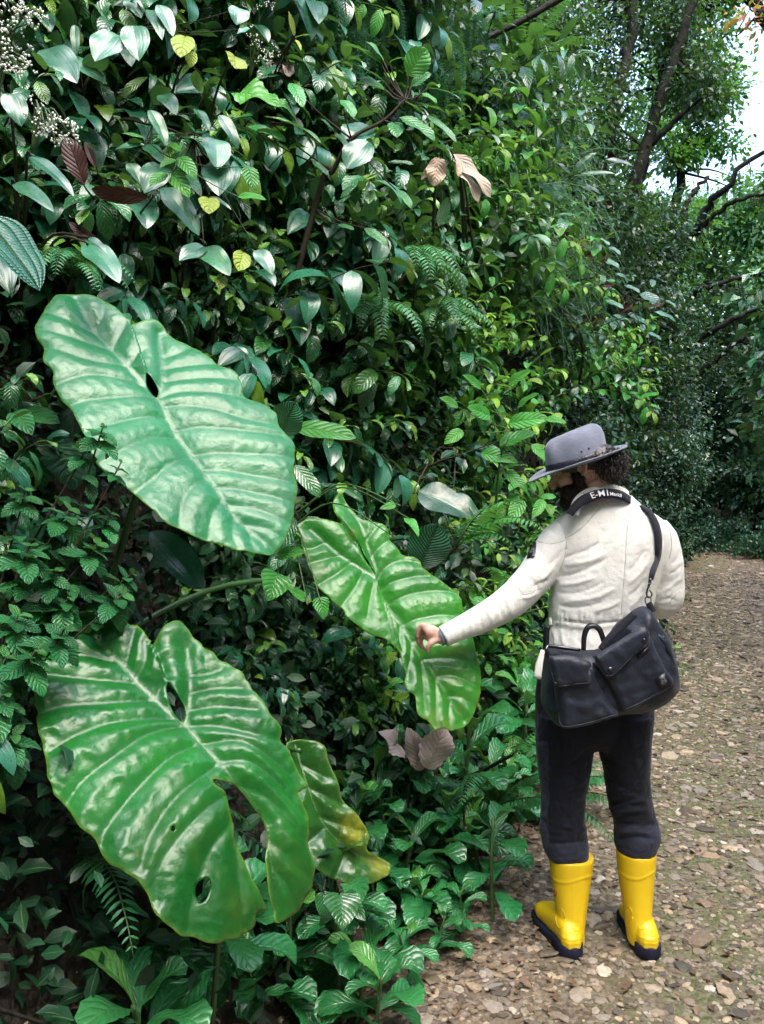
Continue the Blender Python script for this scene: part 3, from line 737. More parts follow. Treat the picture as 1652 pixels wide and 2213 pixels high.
def hanging(seed, n=20, length=.5, width=.5, fringe=.030):
    """club-moss and grass tresses hanging from a ledge"""
    r=random.Random(seed); L=Leaves(V_PIN); st=MB()
    for _ in range(n):
        p=np.array((r.uniform(0,.08),r.uniform(-width/2,width/2),r.uniform(-.06,.06))); d=nrm((r.uniform(.3,1.1),r.gauss(0,.3),r.uniform(.1,1.0)))
        ln=length*r.uniform(.5,1.2); m=22; tn=tintf(r,0); a=0
        for i in range(m):
            d=nrm(d+np.array((0,0,-.30))+rv(r,.03)); q=p+d*ln/m
            e1=nrm(np.cross(d,(.3,.8,.1))); e2=np.cross(d,e1)
            for c in range(5):
                a+=1.3; dd_=nrm(math.cos(a)*e1+math.sin(a)*e2+d*1.0)
                L.put(p+(q-p)*c/5, dd_, d, fringe*(1.1-.6*i/m)*r.uniform(.8,1.2), tn, r)
            p=q
    mb=MB(); L.flush(mb); return mb, st
def grassy(seed, n=260, length=.5, width=.7):
    """fine drooping grass and vine strands down the steep bank"""
    r=random.Random(seed); mb=MB(); V=[];Fq=[];K=[];UVs=[]
    for _ in range(n):
        p=np.array((r.uniform(-.1,.15),r.uniform(-width/2,width/2),r.uniform(-.35,.35))); d=nrm((r.uniform(.3,1.),r.gauss(0,.35),r.uniform(-.2,1.)))
        ln=length*r.uniform(.4,1.2); w=r.uniform(.0015,.004); sd=nrm(np.cross(d,rv(r))); m=6; b=len(V); tn=tintf(r,.2*r.random())
        for i in range(m+1):
            ww=w*(1-i/m*.9); V+=[p-sd*ww,p+sd*ww]; K+=[tn,tn]; UVs+=[(0,i/m),(1,i/m)]
            d=nrm(d+np.array((0,0,-.38))+rv(r,.06)); p=p+d*ln/m
        Fq+=[(b+2*i,b+2*i+1,b+2*i+3,b+2*i+2) for i in range(m)]
    mb.add(V,np.array(Fq),UVs,np.array(K)); return mb, MB()

class Kind:
    """a few prototypes of one kind of plant; each placing is a thing with its own parts"""
    def __init__(s, name, gens, mat, stem=M_WOOD, part='foliage'):
        s.name=name; s.pr=[]; s.part=part
        for g in gens:
            mb,st=g
            s.pr.append((mb.mesh(name+'_foliage',mat), st.mesh(name+'_stem',stem) if st.n else None))
        s.k=0
    def place(s, loc, az=-.4, scale=1.0, tilt=0.0, label=None, cat='shrub', group=None, v=None):
        k=s.k%len(s.pr) if v is None else v; s.k+=1
        e=empty(s.name,loc,(tilt,0,az),scale)
        a=bpy.data.objects.new(s.part,s.pr[k][0]); C.objects.link(a); a.parent=e
        if s.pr[k][1]:
            b=bpy.data.objects.new('stem',s.pr[k][1]); C.objects.link(b); b.parent=e
        tag(e,label,cat,group); return e
K_MEL=Kind('melastome_shrub',[shrub(11+i,V_MEL,5,.75,.21,.105,.8,.5,.75,.08,.6,branch=1) for i in range(4)],M_MEL)
K_BROAD=Kind('broadleaf_shrub',[shrub(31+i,V_BROAD,6,.75,.135,.066,.7,.5,.35,.15,.45) for i in range(4)],M_BROAD)
K_LIME=Kind('fresh_green_shrub',[shrub(51+i,V_BROAD,6,.65,.11,.058,.8,.5,.3,.35,.4) for i in range(3)],M_LIME,M_STEM)
K_DARK=Kind('small_leaved_shrub',[shrub(71+i,V_SMALL,10,.8,.07,.034,.7,.6,.3,.1,.35,branch=3) for i in range(3)],M_DARK)
K_LANCE=Kind('narrow_leaved_shrub',[shrub(91+i,V_LANCE,6,.8,.19,.055,.8,.5,.4,.1,.6,branch=1) for i in range(2)],M_BROAD)
K_PUR=Kind('maroon_backed_shrub',[shrub(101+i,V_BROAD,6,.8,.15,.062,.4,.5,-.25,.0,.2,side=1.1,upn=.6) for i in range(3)],M_PUR)
K_FERN=Kind('fern',[fern(111+i,8,.55) for i in range(3)],M_FERN,M_STEM,'frond')
M_FERN2=leaf_mat('lacy_fern_leaflet',(.05,.18,.07),(.09,.26,.10),(.14,.28,.04),.42,.28,None,bump=.2)
K_FERN2=Kind('lacy_fern',[fern(121+i,6,.6,.6,.42,.024,1.7,True) for i in range(2)],M_FERN2,M_STEM,'frond')
K_ROS=Kind('rosette_herb',[rosette(131+i,10,.185,.26,2,.10) for i in range(4)],M_ROS,M_STEM,'leaves')
K_ROS1=Kind('rosette_herb',[rosette(141+i,9,.18,.20,1,.0) for i in range(3)],M_ROS,M_STEM,'leaves')
K_NET=Kind('nettle_like_herb',[nettle(151+i) for i in range(3)],M_NET,M_STEM,'leaves')
K_HANG=Kind('clubmoss_tresses',[hanging(161+i) for i in range(2)],M_HANG,part='tresses')
M_GRS=leaf_mat('drooping_grass_blade',(.03,.10,.045),(.055,.15,.06),(.10,.2,.06),.5,.25,None)
K_GRASS=Kind('drooping_grass',[grassy(171+i) for i in range(2)],M_GRS,part='blades')

# ---- the bank's continuous undergrowth: nobody could count these leaves
def undergrowth():
    r=random.Random(21); out=MB()
    L=Leaves(V_TINY); L2=Leaves(V_SMALL)
    n=0
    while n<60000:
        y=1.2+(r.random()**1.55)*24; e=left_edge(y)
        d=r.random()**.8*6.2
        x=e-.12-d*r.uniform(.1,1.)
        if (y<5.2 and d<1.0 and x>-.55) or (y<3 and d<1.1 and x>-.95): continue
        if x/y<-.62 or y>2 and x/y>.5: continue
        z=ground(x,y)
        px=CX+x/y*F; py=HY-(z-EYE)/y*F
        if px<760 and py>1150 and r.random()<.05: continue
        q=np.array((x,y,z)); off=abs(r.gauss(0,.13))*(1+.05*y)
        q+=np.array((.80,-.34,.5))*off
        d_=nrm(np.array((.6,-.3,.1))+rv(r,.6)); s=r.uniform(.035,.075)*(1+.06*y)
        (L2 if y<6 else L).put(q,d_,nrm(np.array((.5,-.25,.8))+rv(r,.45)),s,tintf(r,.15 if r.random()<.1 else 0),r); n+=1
    L.flush(out); L2.flush(out); return out.build('undergrowth',M_UNDERSHADE)
tag(undergrowth(),'tangle of small leaves covering the bank, coloured dark for shade','undergrowth',None,'stuff')

# ---- shrubs over the bank
giant_zones=[(60,620,660,1215,2.2),(620,1050,1060,1600,2.7),(50,1310,730,2020,1.8)]
def clear_of_leaves(p, rad):
    px=CX+p.x/p.y*F; py=HY-(p.z-EYE)/p.y*F; rr=rad/p.y*F
    for (x0,y0,x1,y1,Y) in giant_zones:
        if x0-rr*.3<px<x1+rr*.3 and y0-rr*.3<py<y1+rr*.3 and p.y-rad*.75<Y+.55: return False
    return True
ZL={}
def zone(px,py):
    r=rnd.random()
    if px<470 and py<680: return 'mel' if r<.42 else ('lance' if r<.62 else ('broad' if r<.85 else 'lime'))
    if px<620 and py<620: return 'mel' if r<.5 else 'broad'
    if py>1500 and px<700: return 'fern' if r<.3 else ('mel' if r<.6 else 'broad')
    if px<600 and py<1500: return 'mel' if r<.35 else ('broad' if r<.8 else 'fern')
    if px>1120 and 400<py<760 and px<1420: return 'pur' if r<.65 else ('dark' if r<.85 else 'lime')
    if px>1380 or (px>1180 and py>900) : return 'dark' if r<.75 else 'broad'
    if px>(900 if py>700 else 980) and py>430 and py<1500: return 'lime' if r<.8 else ('broad' if r<.93 else 'dark')
    if 540<px<980 and py<270: return 'grass' if r<.2 else ('dark' if r<.4 else None)
    if px>980 and py<400: return 'grass' if r<.4 else 'dark'
    if py>1400: return 'fern' if r<.3 else ('lime' if r<.5 else 'broad')
    return 'broad' if r<.52 else ('lime' if r<.60 else 'lance' if False else 'lance') if r<.72 else ('fern' if r<.80 else ('dark' if r<.88 else 'lime'))
LAB={'mel':(K_MEL,'glossy shrub with drooping blue-green leaves marked by lengthwise veins, upper left bank','shrub','vein-leaved shrubs on the upper left bank'),
 'broad':(K_BROAD,'shrub with mid-green oval leaves in the dense mass on the bank','shrub','oval-leaved shrubs massed on the bank'),
 'lime':(K_LIME,'fresh light-green shrub catching the light beside and above the man','shrub','light green shrubs near the man'),
 'dark':(K_DARK,'dark shrub with very small leaves further along the bank','shrub','small-leaved dark shrubs along the track'),
 'lance':(K_LANCE,'shrub with long narrow pointed leaves on the bank','shrub','narrow-leaved shrubs on the bank'),
 'pur':(K_PUR,'shrub with grey-green leaves showing dark maroon undersides','shrub','maroon-backed shrubs above the man'),
 'fern':(K_FERN,'fern with arching feathery fronds growing from the bank','fern','feathery ferns on the bank'),
 'grass':(K_GRASS,'thin grass strands trailing down the steep bank','grass tuft','trailing grass tufts on the steep bank')}
def put(kind,px,py,sc_=1.0,dy=0.0,az=None,label=None,cat=None,group=None,lift=0.0,v=None,Y=None,tilt=0.0):
    p=W(px,py,Y) if Y else hit(px,py)
    if p is None: return None
    K_,lab,ct,gr=LAB[kind] if isinstance(kind,str) else (kind,label,cat,group)
    if label: lab=label; gr=group
    if cat: ct=cat
    return K_.place(p+Vector((0,dy,lift)), -.4+rnd.gauss(0,.35) if az is None else az, sc_, tilt, lab, ct, gr, v)
cnt={}
yy=-150
while yy<1560:
    xx=-160
    while xx<1560:
        px=xx+rnd.uniform(-45,45); py=yy+rnd.uniform(-45,45); xx+=104
        p=hit(px,py)
        if p is None or p.y>22 or (px>1330 and py>960) or (px<740 and py>1180 and rnd.random()<.2): continue
        k=zone(px,py)
        if py>1480 and 720<px<1060: k=None
        if k is None: continue
        s=(.60+.115*p.y)*rnd.uniform(.85,1.2)
        if k in('mel',): s*=.95
        if p.y<3.2: s*=.85
        if not clear_of_leaves(p+Vector((.3,-.15,.2))*s, .55*s): 
            if rnd.random()<.5: continue
            s*=.45
            if not clear_of_leaves(p+Vector((.3,-.15,.2))*s, .55*s): continue
        cnt[k]=cnt.get(k,0)+1
        if px<CX-40 and False: continue
        LABK=LAB[k]
        if p.y>7: s*=.85
        if py>900 and p.y>4: p=p-Vector((.25*s,-.1*s,0))
        LABK[0].place(p-Vector((0,0,.1*s)), -.4+rnd.gauss(0,.4), s, 0, LABK[1], LABK[2], LABK[3])
    yy+=92
print('shrubs',cnt)
# ================================================================ trees
V_TREE = leaf_variants('ellip',4,15,nl=2,nw=2,width=.5,fold=.35,droop=.7)
def tree(name, label, paths, crowns, mat, leafs, group=None, seed=1, bark=None, moss=0, cat='tree', base=None, sub_n=26, flat=.75):
    """paths: limbs as px points with a distance and radii; crowns: (px,py,Y,rx,ry,n) clump clouds in real metres"""
    r=random.Random(seed)
    P=[[W(*q) for q in pts] for pts,_ in paths]
    b=P[0][0]; root=empty(name,b); tag(root,label,cat,group)
    mb=MB(); mo=MB()
    for pts,(pp,rad) in zip(P,paths):
        n=26; sp=smooth_path(pts,n); sp=[q+rv(r,.012*rad[0]/.05) for q in sp]
        tube(mb,[q-v3(b) for q in sp],rad,9,None)
        if moss:
            for i in range(moss):
                k=r.randrange(2,n); q=sp[k]-v3(b); rr=np.interp(k/n,np.linspace(0,1,len(rad)),rad)
                ln=r.uniform(.08,.42); a=q+np.array((r.gauss(0,rr*.5),r.gauss(0,rr*.5),-rr*.6)); pts2=[a,a+np.array((r.gauss(0,.02),r.gauss(0,.02),-ln*.5)),a+np.array((r.gauss(0,.04),0,-ln))]
                tube(mo,pts2,[.012,.003],3,4)
    L=Leaves(V_TREE)
    allp=np.concatenate([np.array(smooth_path(p,20)) for p in P])
    for (px,py,Y,rx,ry,n) in crowns:
        c=v3(W(px,py,Y)); R=np.array((rx/F*Y, (rx+ry)/2/F*Y*.9, ry/F*Y))
        m=max(4,int(sub_n*(rx*ry)/(110*80)))
        subs=[]
        for _ in range(m):
            u=nrm(rv(r))*r.uniform(.35,1.0); subs.append(c+u*R)
        # limbs to some of the clumps
        for s in subs[::3]:
            k=np.argmin(np.linalg.norm(allp-c,axis=1)); a=allp[k]; mid=(a+s)/2+rv(r,.12)
            rr=.012*Y/10; tube(mb,[a-v3(b),mid-v3(b),s-v3(b)],[rr*1.6,rr,rr*.4],4,7)
        for s in subs:
            sr=(.55*min(R[0],R[2])/max(1,m**.33))*r.uniform(.7,1.5)+.08; tn=r.gauss(0,.13); yg=.8 if r.random()<.06 else 0
            k=int(n/m*r.uniform(.6,1.5))
            for _ in range(k):
                q=s+rv(r,1)*sr*np.array((1,1,flat))
                dv=nrm((q-s)*.8/(sr+1e-6)+rv(r,.7)-UP*.35)
                t=tintf(r,yg*r.random()); t=(t[0],min(1,max(0,t[1]+tn)),t[2])
                L.put(q-v3(b),dv,nrm(UP*.9+rv(r,.35)+np.array((.2,-.3,0))),leafs*r.uniform(.6,1.3),t,r)
    mb.build('trunk',bark or M_BARK,root); 
    if mo.n: tag(mo.build('hanging_moss',M_MOSS,root),kind='stuff')
    fo=MB(); L.flush(fo); fo.build('crown',mat,root)
    return root
M_MOSS=plain_mat('hanging_moss',(.06,.065,.03),.9,.2,40,.4,.4)
# leaning tree with several dark limbs above the far end of the bank
tree('leaning_tree','dark tree with several leaning trunks rising from the bank top against the sky',
 [([(1290,640,11),(1330,500,11),(1400,300,10.8),(1465,120,10.6),(1530,-120,10.4)],[.11,.085,.07,.045]),
  ([(1330,560,11),(1370,430,11.2),(1400,320,11.3),(1455,60,11.4),(1480,-120,11.5)],[.10,.08,.05]),
  ([(1290,600,10.8),(1275,420,10.6),(1330,230,10.6),(1365,60,10.5),(1390,-100,10.4)],[.10,.08,.05]),
  ([(1300,620,11),(1270,480,11),(1230,300,11),(1190,120,11),(1170,-60,11)],[.09,.06,.03]),
  ([(1400,320,10.9),(1480,240,10.6),(1540,200,10.3)],[.05,.03,.01])],
 [(1180,60,10.5,130,90,2025),(1300,30,10.8,130,80,1890),(1400,20,11.2,90,70,1350),(1130,180,10.2,110,80,1755),(1240,200,10.8,100,70,1215),(1210,330,10.6,120,80,2025),(1330,150,11.3,70,60,675),(1340,330,11,60,60,567),
  (1480,60,11,70,90,1755),(1500,170,10.8,70,80,1755),(1270,420,10.6,110,70,2025),(1380,450,11,70,50,945),(1040,60,10,110,90,2430),(1120,300,9.6,100,90,2430),(1040,200,9.4,90,90,2160),(1180,420,10,90,70,2025),(1300,500,10.3,90,70,2025),(1320,250,10.4,60,60,945),(1250,110,10.3,80,60,1080),(1010,-60,10,160,80,1620),(1330,-70,11,190,70,2025)],M_TREE,.085,seed=3,sub_n=24)
tree('round_crowned_tree','tree with a rounded fresh-green crown standing out against the white sky',
 [([(1445,900,16),(1440,700,16),(1455,500,16),(1475,330,16),(1500,200,16)],[.18,.13,.09,.04])],
 [(1490,140,15.6,50,60,1500),(1520,205,15.6,50,38,1100),(1455,180,15.4,50,40,900),(1560,232,15.8,28,20,220),(1420,110,16,50,50,500),(1600,400,16,30,16,120),(1430,230,15.6,50,45,600),(1470,285,15.6,40,18,250),(1400,300,15,40,40,400),(1450,330,15.6,60,22,500),(1530,300,15.8,45,20,330),(1590,320,15.8,35,18,200),(1540,290,15.8,50,16,160),(1580,180,15.6,25,30,140)],M_TREE2,.14,seed=5,sub_n=34)
tree('overhanging_tree','tree crown with fresh leaves reaching in from the top right corner',
 [([(1800,900,14),(1790,500,14),(1740,200,13.6),(1640,20,13),(1540,-20,12.6)],[.2,.16,.1,.04])],
 [(1520,0,13,60,50,1200),(1545,70,13,30,25,250),(1470,-20,13,70,50,900),(1640,-50,13,80,40,800),(1700,400,14,40,60,600)],M_TREE2,.12,seed=6,sub_n=30)
# orange sprig in the corner
e=tree('orange_sprig','spray of orange-red leaves in the top right corner against the sky',
 [([(1700,-30,8),(1660,10,8),(1625,45,8)],[.008,.006,.003])],[(1632,12,8,22,26,60),(1648,60,8,14,14,26)],leaf_mat('orange_leaf',(.55,.16,.06),(.65,.22,.09),(.6,.3,.1),.5,.5,None),.085,seed=8,cat='sprig',sub_n=60)
# mossy leaning limbs right of the bank
tree('mossy_tree','old tree with long bare mossy limbs leaning out to the right edge',
 [([(1405,1000,15),(1420,800,15),(1440,600,15),(1490,520,14.6),(1530,450,14.2),(1600,370,13.8),(1680,280,13.5)],[.19,.15,.11,.08,.05,.03]),
  ([(1440,610,15),(1475,500,15),(1490,430,15),(1530,380,15)],[.09,.06,.03]),
  ([(1500,505,14.5),(1580,440,14),(1680,410,13.6)],[.05,.04,.02]),
  ([(1420,740,15),(1500,640,14.4),(1600,600,14),(1690,590,13.6)],[.07,.05,.03]),
  ([(1425,800,14.6),(1520,730,14),(1600,680,13.6),(1700,640,13.4)],[.06,.05,.03]),
  ([(1430,860,14.6),(1520,800,14),(1600,730,13.6),(1680,690,13.4)],[.06,.05,.03])],
 [(1560,620,14.4,70,25,350),(1480,700,14.6,60,60,500),(1520,790,14.6,70,50,500),(1620,760,13.6,40,40,300)],M_TREE,.11,seed=9,moss=26)
# dark conical mass beyond the shrubs
cols=[(1330,620,12,90,110),(1400,520,13,80,90),(1430,690,14,70,110),(1390,790,13,90,100),(1440,880,16,80,90),(1330,480,12,90,60),(1350,930,14,90,90),(1280,860,11,90,90),(1475,980,19,60,80),(1420,1040,19,80,70)]
for i,(px,py,Y,rx,ry) in enumerate(cols):
    g=[(px-rx*.2,py+ry*.9,Y),(px,py+ry*.3,Y),(px+rx*.1,py-ry*.5,Y)]
    tree('dark_bushy_tree','dark bushy tree of tiny glinting leaves in the mass behind the shrubs',[(g,[.07,.05,.02])],[(px,py,Y,rx,ry,3200)],M_DARK if i%3 else M_TREE,.10,'dark bushy trees beyond the maroon-backed shrubs',20+i,sub_n=30)
# pale forest beyond, closing the view over the end of the track
far=[(1440,490,26,70,70),(1520,470,28,80,60),(1600,480,30,80,70),(1660,470,27,70,80),(1490,570,30,90,80),(1590,600,30,90,90),(1660,640,27,70,100),(1500,720,28,80,90),(1600,770,28,80,90),(1660,850,27,60,100),
     (1520,880,30,80,90),(1610,930,30,80,90),(1560,1020,32,90,80),(1480,1080,33,80,70),(1640,1060,27,60,80),(1390,640,24,80,100),(1560,1110,36,80,50)]
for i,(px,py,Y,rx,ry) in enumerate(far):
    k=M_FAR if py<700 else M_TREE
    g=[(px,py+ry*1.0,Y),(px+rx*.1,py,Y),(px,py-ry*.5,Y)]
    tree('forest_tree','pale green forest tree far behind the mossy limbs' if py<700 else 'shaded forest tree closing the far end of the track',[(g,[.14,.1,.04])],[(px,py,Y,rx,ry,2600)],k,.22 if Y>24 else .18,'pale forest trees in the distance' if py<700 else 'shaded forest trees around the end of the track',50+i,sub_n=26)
# far-off forest floor and wall, one mass
def far_mass():
    r=random.Random(77); L=Leaves(V_TREE)
    for _ in range(16000):
        y=r.uniform(34,46); px=r.uniform(1150,1800); py=r.uniform(560,1170)+(px-1400)*-.05
        q=W(px,py,y); L.put(q,nrm(rv(r)-UP*.3),nrm(UP+rv(r,.5)+np.array((0,-.4,0))),r.uniform(.25,.5),tintf(r),r)
    for _ in range(9000):        # low plants along the right-hand side of the track and at its end
        y=r.uniform(9,40); x=right_edge(y)+abs(r.gauss(0,.9))+.15 if r.random()<.6 else left_edge(y)-abs(r.gauss(0,.5))+.1
        q=np.array((x,y,ground(x,y)+abs(r.gauss(0,.22)))); L.put(q,nrm(rv(r)+UP*.2),nrm(UP+rv(r,.4)),r.uniform(.07,.2)*(.5+y/30),tintf(r),r)
    mb=MB(); L.flush(mb); return mb.build('distant_foliage',M_TREE)
tag(far_mass(),'far forest edge and low verge plants beside the end of the track','foliage',None,'stuff')
# right-hand bush whose leaves enter the frame at the right edge
tree('roadside_bush','broad pale leaves entering the frame at the right edge',[([(1730,1120,8.5),(1720,900,8.3),(1690,760,8)],[.04,.03,.01])],
 [(1665,600,7.8,40,60,60),(1668,800,8,30,60,90),(1665,900,8,30,60,90),(1690,700,8,40,100,150)],M_BROAD,.17,seed=88,cat='bush',sub_n=60)

# mostly unseen trees added round the track, blocking sky light except the strip overhead
def big_tree(seed):
    r=random.Random(seed); L=Leaves(V_TREE); tb=MB(); tube(tb,[(0,0,-.3),(.1,0,2.5),(0,.2,5),(.2,0,8)],[.2,.16,.12,.05],9,20)
    for _ in range(46):
        a=nrm(rv(r)); c=np.array((a[0]*1.9,a[1]*1.9,4.2+a[2]*4.2))*1.0
        tube(tb,[np.array((0,.1,max(.5,c[2]*.7))),c*np.array((.5,.5,.9)),c],[.03,.02,.008],4,6)
        for _ in range(75): q=c+rv(r,.5); L.put(q,nrm(rv(r)-UP*.3),nrm(UP+rv(r,.4)),r.uniform(.2,.42),tintf(r),r)
    mb=MB(); L.flush(mb); return mb,tb
K_BIG=Kind('forest_tree',[big_tree(300),big_tree(301)],M_TREE,M_BARK,'crown')
for i,(x,y,s) in enumerate([(6.6,-1,1),(7.2,3,1.05),(8.6,7,1.1),(10.6,10.5,1.0),(12.6,14,1.0),(15.5,18,1.0),(12.9,22.5,1.0),(15,27,1.1),(17,33,1.2),(7.5,30,1.1),(10.5,37,1.2),(4.8,-5,1.1),(1.5,-7.5,1.05),(-2.5,-7.5,1.05),(-5,-4.5,1),(10,1,1.3),(11,6,1.3),(5,-9,1.3),(0,-11,1.4),(-6,-9,1.3)]):
    K_BIG.place((x,y,ground(x,y)-.2),i*1.3,s,0,'tall leafy tree, mostly out of view, added to block low sky light','tree','trees added round the track to block low sky light')

for i,(y,dx,s) in enumerate([(19.5,.5,1.6),(21,.2,1.7),(22.6,.1,1.8),(24.5,-.1,2.0),(26.5,-.4,2.1),(29,-.9,2.4),(32,-1.6,2.8)]):
    x=right_edge(y)+dx; K_DARK.place((x,y,ground(x,y)-.1),2.6+i*.4,s,0,'leafy bush crowding the right-hand edge of the far end of the track','bush','bushes crowding the right edge of the far track')
# ================================================================ the man
from mathutils.bvhtree import BVHTree
def e1c(x,y): return (991.2+x*.32859, 892.1+y*.32859)
def e2c(x,y): return (1057.3+x*.28, 1519.8+y*.28)
def fabric(name,col,rough=.8,weave=900,bstr=.25,var=.12,spec=.25,sheen=.1):
    m=NT(name); o=m.obj()
    n1=m.noise(weave,2,.5,o); n2=m.noise(14,4,.6,o); n3=m.noise(70,3,.6,o)
    c=m.mix(m.mr(n2,.3,.7),tuple(x*(1-var) for x in col),tuple(min(1,x*(1+var*.6)) for x in col))
    b1=m.bump(n1,bstr,.0012); b2=m.bump(m.math('MULTIPLY_ADD',n3,.35,n2),.35,.012,b1)
    return m.done(m.bsdf(Base_Color=c,Roughness=rough,Specular_IOR_Level=spec,Normal=b2,Sheen_Weight=sheen))
M_SKIN=NT('skin'); _n=M_SKIN.noise(60,3,.6,M_SKIN.obj())
M_SKIN=M_SKIN.done(M_SKIN.bsdf(Base_Color=M_SKIN.mix(M_SKIN.mr(_n,.3,.7),(.56,.31,.24),(.66,.41,.33)),Roughness=.45,Specular_IOR_Level=.4,Subsurface_Weight=.15,Subsurface_Scale=.02,Normal=M_SKIN.bump(_n,.15,.002)))
M_JKT=fabric('cream_cotton',(.70,.69,.64),.85,700,.2,.04)
M_TROU=fabric('navy_ripstop',(.006,.008,.016),.75,900,.3,.3)
M_TROU2=fabric('slate_cuff_cloth',(.028,.032,.056),.75,900,.3,.3)
M_BAG=fabric('waxed_navy_canvas',(.008,.012,.024),.5,500,.35,.35,.45)
M_WEB=fabric('dark_webbing',(.010,.011,.018),.7,1200,.5,.2)
M_BOOT=plain_mat('yellow_rubber',(.80,.54,.012),.40,.5,30,.12,.10,.004)
M_SOLE=plain_mat('navy_rubber_sole',(.012,.014,.035),.7,.3,90,.5,.3)
M_FELT=fabric('grey_felt',(.17,.185,.235),.9,600,.3,.10,.2,.3)
M_BAND=plain_mat('snakeskin_band',(.012,.011,.020),.4,.5,120,.5,.5)
M_FEATH=plain_mat('copper_feather',(.26,.10,.05),.5,.4,160,.3,.4)
M_HAIR=plain_mat('dark_hair',(.020,.013,.010),.38,.55,200,.3,.3)
M_BEARD=plain_mat('dark_beard',(.016,.010,.008),.6,.3,200,.6,.3)
M_METAL=plain_mat('blackened_metal',(.10,.10,.11),.3,.5,80,.1,.2,metallic=1.0)
M_LEATH=plain_mat('black_leather',(.010,.010,.013),.35,.5,90,.3,.3)
M_WHITE=plain_mat('white_print',(.75,.75,.78),.6,.3,60,.05,.05)
M_BLUE2=plain_mat('blue_piping',(.05,.09,.40),.6,.3,60,.05,.1)
M_STITCH=plain_mat('grey_emblem_thread',(.16,.17,.2),.7,.3,200,.3,.2)

def ellipsoid(mb,c,r,M=None,seg=20,rings=12,tint=None):
    V=[]
    for i in range(rings+1):
        a=PI*i/rings
        for j in range(seg):
            b=2*PI*j/seg; V.append((r[0]*math.sin(a)*math.cos(b),r[1]*math.sin(a)*math.sin(b),r[2]*math.cos(a)))
    V=np.array(V)+np.array(c)
    if M is not None: V=V@M[0].T+M[1]
    Fq=[(i*seg+j,(i+1)*seg+j,(i+1)*seg+(j+1)%seg,i*seg+(j+1)%seg) for i in range(rings) for j in range(seg)]
    mb.add(V,np.array(Fq),None,tint)
def loft(mb, rings, seg=32, expo=2.3, cap=True):
    """rings: (cx,cy,cz,a,b) world ellipses lying level"""
    V=[]
    for (cx,cy,cz,a,b) in rings:
        for j in range(seg):
            t=2*PI*j/seg; c,s=math.cos(t),math.sin(t); k=(abs(c)**expo+abs(s)**expo)**(-1/expo)
            V.append((cx+a*k*c,cy+b*k*s,cz))
    n=len(rings)
    Fq=[(i*seg+j,i*seg+(j+1)%seg,(i+1)*seg+(j+1)%seg,(i+1)*seg+j) for i in range(n-1) for j in range(seg)]
    fs=[np.array(Fq)]
    if cap: fs+=[list(range(seg))[::-1],[(n-1)*seg+j for j in range(seg)]]
    mb.add(V,fs)
def pxrings(rows, Y, n=None):
    """rows: (py, left px, right px, half depth[, dY]) -> level ellipses, resampled smoothly"""
    R=[]
    for r in rows:
        y=Y+(r[4] if len(r)>4 else 0); a=W(r[1],r[0],y); b=W(r[2],r[0],y); R.append(((a.x+b.x)/2,y,a.z,(b.x-a.x)/2,r[3]))
    if n:
        A=np.array(R); m=len(A)-1; out=[]
        P=np.vstack((2*A[0]-A[1],A,2*A[-1]-A[-2]))
        for i in range(n):
            t=i/(n-1)*m; k=min(int(t),m-1); t-=k; a,b,c,d=P[k:k+4]
            out.append(tuple(.5*((2*b)+(-a+c)*t+(2*a-5*b+4*c-d)*t*t+(-a+3*b-3*c+d)*t**3)))
        R=out
    return R
def fuse(mb, voxel, smooth=4, fac=.5):
    """one continuous skin over overlapping volumes -> (verts, faces)"""
    me=mb.mesh('tmp',[]); o=bpy.data.objects.new('tmp',me); C.objects.link(o)
    m=o.modifiers.new('r','REMESH'); m.mode='VOXEL'; m.voxel_size=voxel
    s=o.modifiers.new('s','SMOOTH'); s.iterations=smooth; s.factor=fac
    dg=bpy.context.evaluated_depsgraph_get(); dg.update(); me2=bpy.data.meshes.new_from_object(o.evaluated_get(dg))
    bpy.data.objects.remove(o)
    n=len(me2.vertices); V=np.zeros(n*3); me2.vertices.foreach_get('co',V); N=np.zeros(n*3); me2.vertices.foreach_get('normal',N)
    Fs=[tuple(p.vertices) for p in me2.polygons]; bpy.data.meshes.remove(me2)
    return V.reshape(-1,3),N.reshape(-1,3),Fs
def topx(V): return CX+V[:,0]/V[:,1]*F, HY-(V[:,2]-EYE)/V[:,1]*F
def folds(V,N,lines,side=True,scale=1.0):
    """creases and ridges: (points, width px, depth m); V shaped valley or ridge fading at its ends"""
    x,y=topx(V); P=np.stack((x,y),1); face=np.clip(-N[:,1]*3+.6,0,1) if side else 1.0
    off=np.zeros(len(V))
    for line,wd,dp in lines:
        dp=dp*scale
        lo=np.min(np.array(line),0)-wd*3; hi=np.max(np.array(line),0)+wd*3
        k=np.where((P[:,0]>lo[0])&(P[:,0]<hi[0])&(P[:,1]>lo[1])&(P[:,1]<hi[1]))[0]
        if not len(k): continue
        d,t=seg_dist(P[k],smooth2(line,5)); fade=np.clip(np.minimum(t,1-t)*5,0,1)**.7
        off[k]+=dp*(np.exp(-(d/wd)**2) if dp>0 else 1.15*np.exp(-d/(wd*.75)))*fade
    return V+N*(off*face)[:,None]
def solid(name,V,Fs,mat,parent=None):
    mb=MB(); 
    q=np.array([f for f in Fs if len(f)==4]); t=np.array([f for f in Fs if len(f)==3]); fs=[a for a in (q,t) if len(a)]
    mb.add(V,fs); return mb.build(name,mat,parent)

